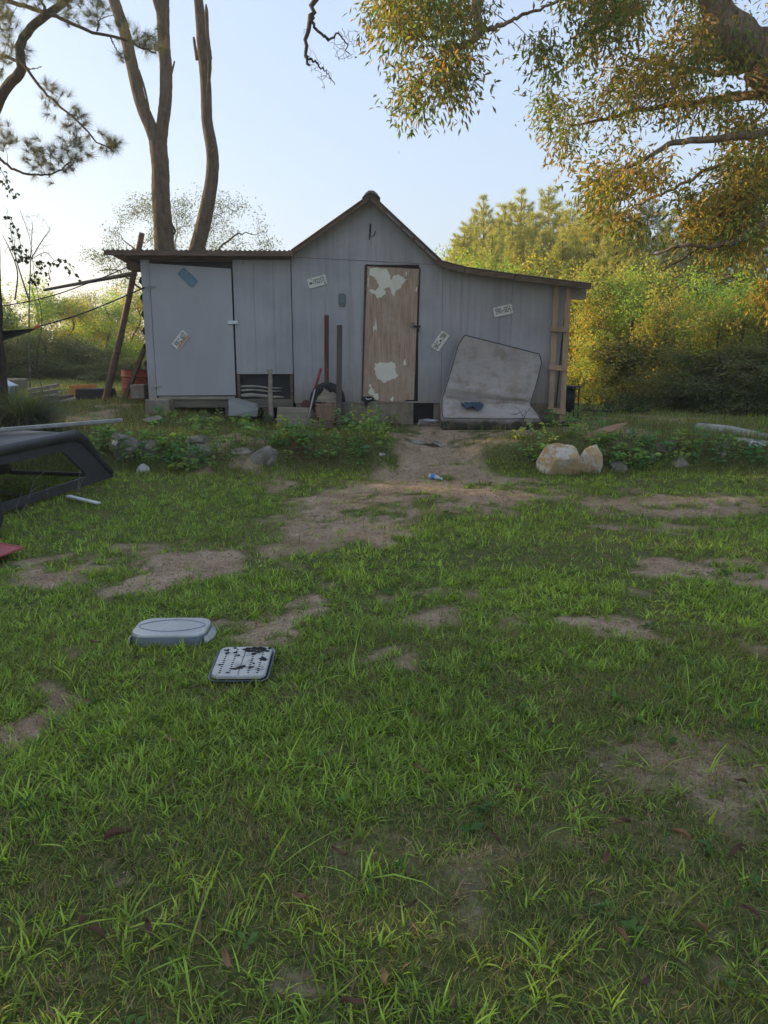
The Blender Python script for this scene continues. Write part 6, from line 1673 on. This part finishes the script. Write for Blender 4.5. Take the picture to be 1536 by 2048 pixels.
MB().add(V, [F4, F3], T).build('blade_tuft', M['grass'], og_)

# weeds along the bank: broad leaves on stems (uncountable tangle)
W = MB()
weed_areas = [((190, 465, 870, 950), 58, .30), ((560, 790, 850, 935), 48, .32), ((640, 760, 838, 880), 24, .40), ((1035, 1110, 872, 930), 14, .22), ((1180, 1300, 880, 945), 44, .20), ((1300, 1536, 875, 935), 36, .22), ((1130, 1220, 848, 885), 14, .28), ((300, 580, 835, 872), 30, .22), ((460, 580, 868, 900), 18, .22), ((330, 440, 905, 950), 18, .25), ((1095, 1140, 846, 868), 8, .28)]
gl_ = 2.8 * np.array([(.085, .125, .03), (.095, .12, .035), (.055, .115, .03), (.045, .10, .04), (.065, .125, .035), (.05, .09, .04), (.09, .135, .03)])
stems_w = []
for (x0, x1, y0, y1), cnt, hh in weed_areas:
    for k in range(cnt):
        g_ = G(r6.uniform(x0, x1), r6.uniform(y0, y1)); h = hh * r6.uniform(.45, 1.15)
        ln = r6.normal(size=2) * .25 * h
        path = bez([tuple(g_), (g_.x + ln[0] * .4, g_.y + ln[1] * .4, g_.z + h * .6), (g_.x + ln[0], g_.y + ln[1], g_.z + h)], 8)
        stems_w.append((path, np.linspace(.004, .002, 8)))
        nlf = r6.integers(12, 26); t = r6.uniform(.15, 1, nlf); ii = t * 7; i0 = np.minimum(ii.astype(int), 6); Pq = path[i0] + (path[i0 + 1] - path[i0]) * (ii - i0)[:, None]
        a = r6.uniform(0, 6.28, nlf)
        D = np.stack([np.cos(a), np.sin(a), r6.uniform(-.25, .45, nlf)], 1)
        Ls = r6.uniform(.035, .10, nlf) * (1.35 if k % 5 == 0 else .8)
        tt = gl_[r6.integers(0, 7)] * (.7 + .6 * r6.random((nlf, 1)))
        V, F, T = leaves(Pq + D * .01, D, Ls, Ls * r6.uniform(.4, .62), tt, r=r6)
        W.add(V, [F], T)
tag(W.build('weeds', M['leaf'], None), 'tangle of broad green weed leaves along the bank', 'weeds', kind='stuff')
o = obj('weed_stems', tubes_mesh(stems_w, 'weed_stems', 4), plain('green_stem', (.10, .13, .05), .7)); tag(o, 'thin stems of the weeds along the bank', 'weeds', kind='stuff')
# flowering plant beside the cap end
fe = thing('flowering_weed', 'broad-leaved weed with one pale blue flower beside the truck cap', 'plant', tuple(at(236, 905, 9.85)))
fb = at(236, 912, 9.85)
MB().tube(bez([fb, at(236, 895, 9.85), at(238, 872, 9.85)], 8), .005, 5).build('stem', M['bark_thin'], fe)
a = np.linspace(0, 6.28 * 2, 22); Pq = np.array([tuple(at(237, 905 - 30 * k / 22, 9.85)) for k in range(22)])
V, F, T = leaves(Pq, np.stack([np.cos(a * 2.4), np.sin(a * 2.4), np.full(22, .15)], 1), r6.uniform(.12, .20, 22), r6.uniform(.04, .06, 22), np.array((.085, .14, .06)) * (.7 + .6 * r6.random((22, 1))), r=r6)
MB().add(V, [F], T).build('leaf_cluster', M['leaf'], fe)
fc = at(230, 884, 9.7); mb = MB()
for k in range(5):
    aa = 6.283 * k / 5
    V, F, T = leaves(np.array([tuple(fc)]), np.array([[math.cos(aa), -.7, math.sin(aa)]]), .05, .045, np.array([(.45, .5, .68)]), r=r6); mb.add(V, [F], T)
mb.build('flower', M['leaf'], fe)
# reddish-brown dead fern clump in the middle of the bank, straw tuft at the right
for (px, py, cols, lab, nm, nb_, L0) in ((600, 905, (.24, .13, .08), 'rust-brown dead weed clump in the middle of the bank', 'dead_weed', 420, .26), (1335, 893, (.23, .16, .10), 'brown straw tuft on top of the right bank stone', 'straw_tuft', 260, .16), (660, 925, (.22, .16, .09), 'tan dry grass tuft at the foot of the bank', 'dry_tuft', 220, .18)):
    g_ = G(px, py); n = nb_
    P = np.stack([g_.x + r6.normal(size=n) * .10, g_.y + r6.normal(size=n) * .08, np.zeros(n)], 1); P[:, 2] = H(P[:, 0], P[:, 1])
    if nm == 'straw_tuft': P[:, 2] = at(px, py, 10.5).z - .02; P[:, 1] = 10.45 + r6.normal(size=n) * .06; P[:, 0] = at(px, py, 10.5).x + r6.normal(size=n) * .11
    V, F4, F3, T = blades(P, r6.uniform(0, 6.28, n), r6.uniform(.3, 1, n) * L0, np.full(n, .005), r6.uniform(.1, 1.2, n), r6.uniform(.1, .6, n), np.array([cols]) * (.5 + r6.random((n, 1))), 3, r6)
    tag(MB().add(V, [F4, F3], T).build(nm, M['litter'], None), lab, 'weed')
# fallen leafy branch on the far right grass
fb_ = thing('fallen_branch', 'fallen leafy branch lying on the bright grass right of the shed', 'branch', tuple(G(1240, 826)))
pts = [G(1165, 826), G(1210, 828), G(1250, 824), G(1288, 828)]
P = bez([p + Vector((0, 0, .06)) for p in pts], 16)
MB().tube(P, np.linspace(.016, .006, 16), 6).build('stem', M['bark_thin'], fb_)
C = np.concatenate([P[5:] + r6.normal(size=(11, 3)) * np.array([.12, .12, .08]) + np.array([0, 0, .1]) for _ in range(4)] + [P[1:3] + np.array([0, 0, .06])])
V, F, T = spray(C, r6.normal(size=C.shape), 16, .2, .07, .03, np.array([(.045, .075, .035), (.055, .085, .03)]), r6, .1)
MB().add(V, [F], T).build('leaf_cluster', M['leaf'], fb_)

# ------------------------------------------------------------------ lawn
r7 = np.random.default_rng(99)
def scatter(n, y0, y1, pw=1.0):
    y = y0 + (y1 - y0) * r7.random(n) ** pw
    x = (r7.random(n) * 2 - 1) * (y * .56 + .5)
    return x, y
shed_box = lambda x, y: (x > xL - .05) & (x < xR + .05) & (y > HY - .05) & (y < HY + DEP + .1)
def lawn(name, label, n, y0, y1, L_, W_, cols, segs, keepf, lean=(.1, 1.0), curl=(.1, .5), pw=1.0, dead=.08):
    x, y = scatter(n, y0, y1, pw)
    b = bare(x, y); k = keepf(x, y, b) > r7.random(n)
    k &= ~shed_box(x, y)
    x, y = x[k], y[k]; n = len(x)
    P = np.stack([x, y, H(x, y) - .006], 1)
    hn = fbm(x, y, .7, 51)
    c = cols[0] * (1 - hn[:, None]) + cols[1] * hn[:, None]
    c = c * (.4 + 1.2 * r7.random((n, 1))) * (1 + .12 * r7.normal(size=(n, 3)))
    dd = r7.random(n) < dead
    c[dd] = np.array((.36, .25, .13)) * (.5 + .8 * r7.random((dd.sum(), 1)))
    vig = .65 + .7 * fbm(x, y, .45, 61)
    V, F4, F3, T = blades(P, r7.uniform(0, 6.283, n), r7.uniform(*L_, n) * vig, r7.uniform(*W_, n), r7.uniform(*lean, n), r7.uniform(*curl, n), np.clip(c, .01, 1), segs, r7)
    return V, F4, F3, T
def emit(name, label, parts, mat='grass'):
    mb = MB()
    for V, F4, F3, T in parts: mb.add(V, [F4, F3], T)
    tag(mb.build(name, M[mat], None), label, 'grass', kind='stuff')
gA = (np.array((.19, .285, .045)), np.array((.33, .44, .06)))
gB = (np.array((.19, .215, .055)), np.array((.20, .275, .055)))
vigor = lambda x, y: sstep(.30, .62, fbm(x, y, .9, 71) + .10 * (vnoise(x, y, .25, 72) - .5))
mid = lambda y: sstep(2.2, 3.6, y)                       # the crabgrass is thicker away from the camera
fine = lambda x, y, b: np.clip(1.0 - b * .95, 0.08, 1)
emit('lawn_grass', 'short fine grass of the lawn', [
    lawn('', '', 120000, 1.0, 4.2, (.025, .07), (.0024, .0046), gB, 2, fine, (.2, 1.25), (.1, .7), .62, .22),
    lawn('', '', 90000, 4.0, 10.3, (.025, .06), (.0028, .0052), gB, 2, fine, (.2, 1.2), (.1, .6), .7, .22)])
# crabgrass tufts: tuft centres first, then blades radiating
def tufts_g(n, y0, y1, nb, L_, W_, pw, cols, f, segs=3):
    x, y = scatter(n, y0, y1, pw)
    b = bare(x, y); k = (f(x, y, b) > r7.random(n)) & ~shed_box(x, y); x, y = x[k], y[k]; n = len(x)
    s = r7.uniform(.6, 1.25, n)
    xx = np.repeat(x, nb) + r7.normal(size=n * nb) * .016; yy = np.repeat(y, nb) + r7.normal(size=n * nb) * .016
    P = np.stack([xx, yy, H(xx, yy) - .004], 1)
    hn = fbm(x, y, 1.3, 81); cc = cols[0] * (1 - hn[:, None]) + cols[1] * hn[:, None]; cc = cc * (.5 + 1.0 * r7.random((n, 1)))
    c = np.repeat(cc, nb, 0) * (.7 + .6 * r7.random((n * nb, 1)))
    dd = r7.random(n * nb) < .03; c[dd] = (.2, .15, .08)
    head = np.repeat(r7.uniform(0, 6.28, n), nb) + r7.normal(size=n * nb) * 1.5
    return blades(P, head, np.repeat(s, nb) * r7.uniform(*L_, n * nb), r7.uniform(*W_, n * nb) * np.repeat(.8 + .3 * s, nb), r7.uniform(.3, 1.3, n * nb), r7.uniform(.05, .5, n * nb), np.clip(c, .01, 1), segs, r7)
crab_near = lambda x, y, b: (1 - b) ** 2 * (.10 + .9 * vigor(x, y) * (.35 + .65 * mid(y)))
crab_mid = lambda x, y, b: np.maximum((1 - b) ** 2, .06) * (.32 + .68 * vigor(x, y))
emit('crabgrass', 'brighter broad-bladed crabgrass tufts spread over the lawn', [
    tufts_g(6500, 1.0, 3.2, 9, (.03, .09), (.004, .0082), .7, gA, crab_near),
    tufts_g(12500, 2.4, 5.4, 8, (.035, .085), (.005, .009), .8, gA, crab_mid),
    tufts_g(17000, 5.0, 10.2, 6, (.04, .09), (.0065, .0105), .8, gA, crab_mid, 2)])
gT = (np.array((.13, .16, .035)), np.array((.18, .22, .04)))
ter = lambda x, y, b: np.clip(.9 - b, .02, 1) * np.where(np.abs(x - .85) < .8, .35, 1)
field = lambda x, y, b: np.where(y > 18, 1, .9) * np.ones_like(x)
gF = (np.array((.20, .23, .035)), np.array((.27, .28, .04)))
emit('bank_grass', 'longer rough grass on the bank and round the shed', [
    lawn('', '', 34000, 9.7, 13.2, (.05, .16), (.006, .010), gT, 3, ter, (.1, .9), (.1, .5), 1, .2),
    lawn('', '', 38000, 12.6, 24, (.05, .13), (.008, .014), gF, 2, field, (.1, .9), (.1, .4), 1, .12),
    lawn('', '', 16000, 24, 42, (.08, .18), (.02, .035), gF, 2, field, (.1, .9), (.1, .4), 1, .1)])
# dry brown tufts among the green
gD = (np.array((.24, .15, .08)), np.array((.36, .25, .13)))
emit('dry_grass', 'dry brown grass tufts scattered through the lawn', [tufts_g(4200, 1.1, 10.2, 14, (.02, .06), (.0024, .0046), .7, gD, lambda x, y, b: np.clip(.10 + 1.6 * b * (1 - b) + .5 * sstep(.55, .7, fbm(x, y, .6, 91)), 0, 1), 2)], 'litter')
# tall single stalks in the foreground
emit('tall_stalks', 'scattered longer grass stalks standing above the lawn', [tufts_g(70, 1.2, 4.0, 4, (.12, .26), (.005, .009), .8, gA, lambda x, y, b: (1 - b))])
# low broad-leaved rosettes among the grass
LW = MB()
x, y = scatter(420, 1.2, 9.5, .8); b = bare(x, y); k = b < .5; x, y = x[k], y[k]
for q in range(len(x)):
    nlf = r7.integers(4, 9); a = r7.uniform(0, 6.28, nlf); s_ = r7.uniform(.02, .05)
    Pq = np.tile([x[q], y[q], Hf(x[q], y[q]) + .015], (nlf, 1)) + r7.normal(size=(nlf, 3)) * .008
    V, F, T = leaves(Pq, np.stack([np.cos(a), np.sin(a), r7.uniform(.2, .7, nlf)], 1), s_ * r7.uniform(.7, 1.3, nlf), s_ * r7.uniform(.35, .6), np.array((.10, .20, .05)) * r7.uniform(.6, 1.3), r=r7)
    LW.add(V, [F], T)
tag(LW.build('lawn_weeds', M['leaf'], None), 'small broad-leaved weeds dotted through the lawn', 'weeds', kind='stuff')
# litter: dead straw, crumbs
x, y = scatter(80000, 1.0, 11.5, .8); b = bare(x, y); k = (b * .9 + .10) > r7.random(len(x)); x, y = x[k], y[k]; n = len(x)
a = r7.uniform(0, 6.28, n); z = H(x, y) + .006
L_ = r7.uniform(.008, .045, n) * (.7 + y * .06); wd = r7.uniform(.0007, .0022, n) * (.6 + y * .10)
d = np.stack([np.cos(a), np.sin(a), r7.normal(size=n) * .15], 1) * L_[:, None]; s = np.stack([-np.sin(a), np.cos(a), np.zeros(n)], 1) * wd[:, None]
p = np.stack([x, y, z], 1)
V = np.stack([p - s, p + s, p + d + s, p + d - s], 1).reshape(-1, 3); kk = np.arange(n) * 4
cs = 1.15 * np.array([(.30, .21, .13), (.18, .115, .07), (.09, .06, .045), (.34, .25, .16), (.20, .11, .07)])[r7.integers(0, 5, n)]
emit2 = MB().add(V, [np.stack([kk, kk + 1, kk + 2, kk + 3], 1)], np.repeat(cs, 4, 0))
tag(emit2.build('straw_litter', M['litter'], None), 'dead straw and leaf crumbs strewn on the bare soil', 'litter', kind='stuff')
# pebbles on the bare soil
PB = MB(); ico = lump((0, 0, 0), (1, 1, .7), 3, 1, .3)
x, y = scatter(15000, 1.3, 11.8, .8); b = bare(x, y); k = b > .3 + .6 * r7.random(len(x)); x, y = x[k], y[k]
for q in range(len(x)):
    s = r7.uniform(.006, .02) * (1 if r7.random() < .97 else 1.8)
    PB.add(ico[0] * s + np.array([x[q], y[q], Hf(x[q], y[q]) + s * .12]), [ico[1]], np.array([(.28, .20, .14), (.38, .29, .21), (.18, .12, .08)])[r7.integers(0, 3)])
tag(PB.build('soil_crumbs', M['litter'], None), 'small pebbles and soil crumbs on the bare patches', 'pebbles', kind='stuff')
# fallen brown leaves
def fallen_leaf(p, L_, w, rz, tint, seed):
    r = np.random.default_rng(seed); nl, nw = 9, 5
    V = []
    for i in range(nl):
        t = i / (nl - 1); ww = w * (math.sin(math.pi * min(1, t * .92 + .06)) ** .8)
        for j in range(nw):
            f = j / (nw - 1) * 2 - 1
            V.append((L_ * (t - .5), ww * f * .5 * (1 - .25 * abs(f)), .35 * w * f * f * (1 + .5 * math.sin(t * 4 + seed)) + .18 * w * math.sin(t * 5 + seed)))
    V = placed(V, p, rz, r.uniform(-15, 15), r.uniform(-15, 15))
    F = [(i * nw + j, (i + 1) * nw + j, (i + 1) * nw + j + 1, i * nw + j + 1) for i in range(nl - 1) for j in range(nw - 1)]
    mb = MB(); mb.add(V, [F], np.array(tint) * r.uniform(.7, 1.2)); return mb.build('fallen_leaf', M['litter'], None, smooth=True)
FL = [(237, 1690, 2), (95, 1612, 1), (345, 1497, 1), (705, 1545, 1), (840, 1557, 1), (1243, 1665, 1.2), (1360, 1690, 1.3), (1470, 1725, 1.2), (1210, 1740, 1), (680, 1727, .9), (770, 1985, 1.6), (300, 1878, 1), (195, 1892, 1), (170, 1865, 1), (455, 1945, 1), (1290, 1990, .9), (710, 2030, 1.2), (1480, 1580, 1), (1240, 1895, 1), (1100, 1470, .8), (390, 1390, .7), (190, 1297, 1.4), (1330, 1218, .7), (1420, 1122, .8), (510, 1185, .6), (990, 1695, .8), (1150, 1640, .7), (820, 1835, .7), (600, 1815, .7), (1040, 1600, .6), (1400, 1880, .9), (1500, 1850, .9), (1300, 1600, .6)]
br_ = [(.17, .085, .05), (.13, .065, .04), (.25, .14, .075), (.10, .055, .04)] or [(.18, .075, .04), (.14, .06, .035), (.24, .125, .065), (.11, .055, .04)]
for k, (px, py, s) in enumerate(FL):
    g_ = G(px, py)
    o = fallen_leaf((g_.x, g_.y, Hf(g_.x, g_.y) + .035), .062 * s ** .5, .022 * s ** .8, r7.uniform(0, 360), br_[k % 4], k)
    tag(o, 'curled brown fallen leaf lying in the lawn', 'leaf', 'brown leaves fallen on the lawn')
# ------------------------------------------------------------------ evening haze
hz_m, nt, N, L, out = node_mat('evening_haze')
pv = N.new('ShaderNodeVolumePrincipled')
pv.inputs['Color'].default_value = (1.0, .97, .9, 1)
pv.inputs['Density'].default_value = .0021
pv.inputs['Anisotropy'].default_value = .55
L.new(pv.outputs[0], out.inputs['Volume'])
hb = MB().box((0, 150, 7.2), (500, 420, 17.4)).build('haze', hz_m, None)
tag(hb, 'thin warm evening haze over the yard and woods', 'haze', kind='stuff')
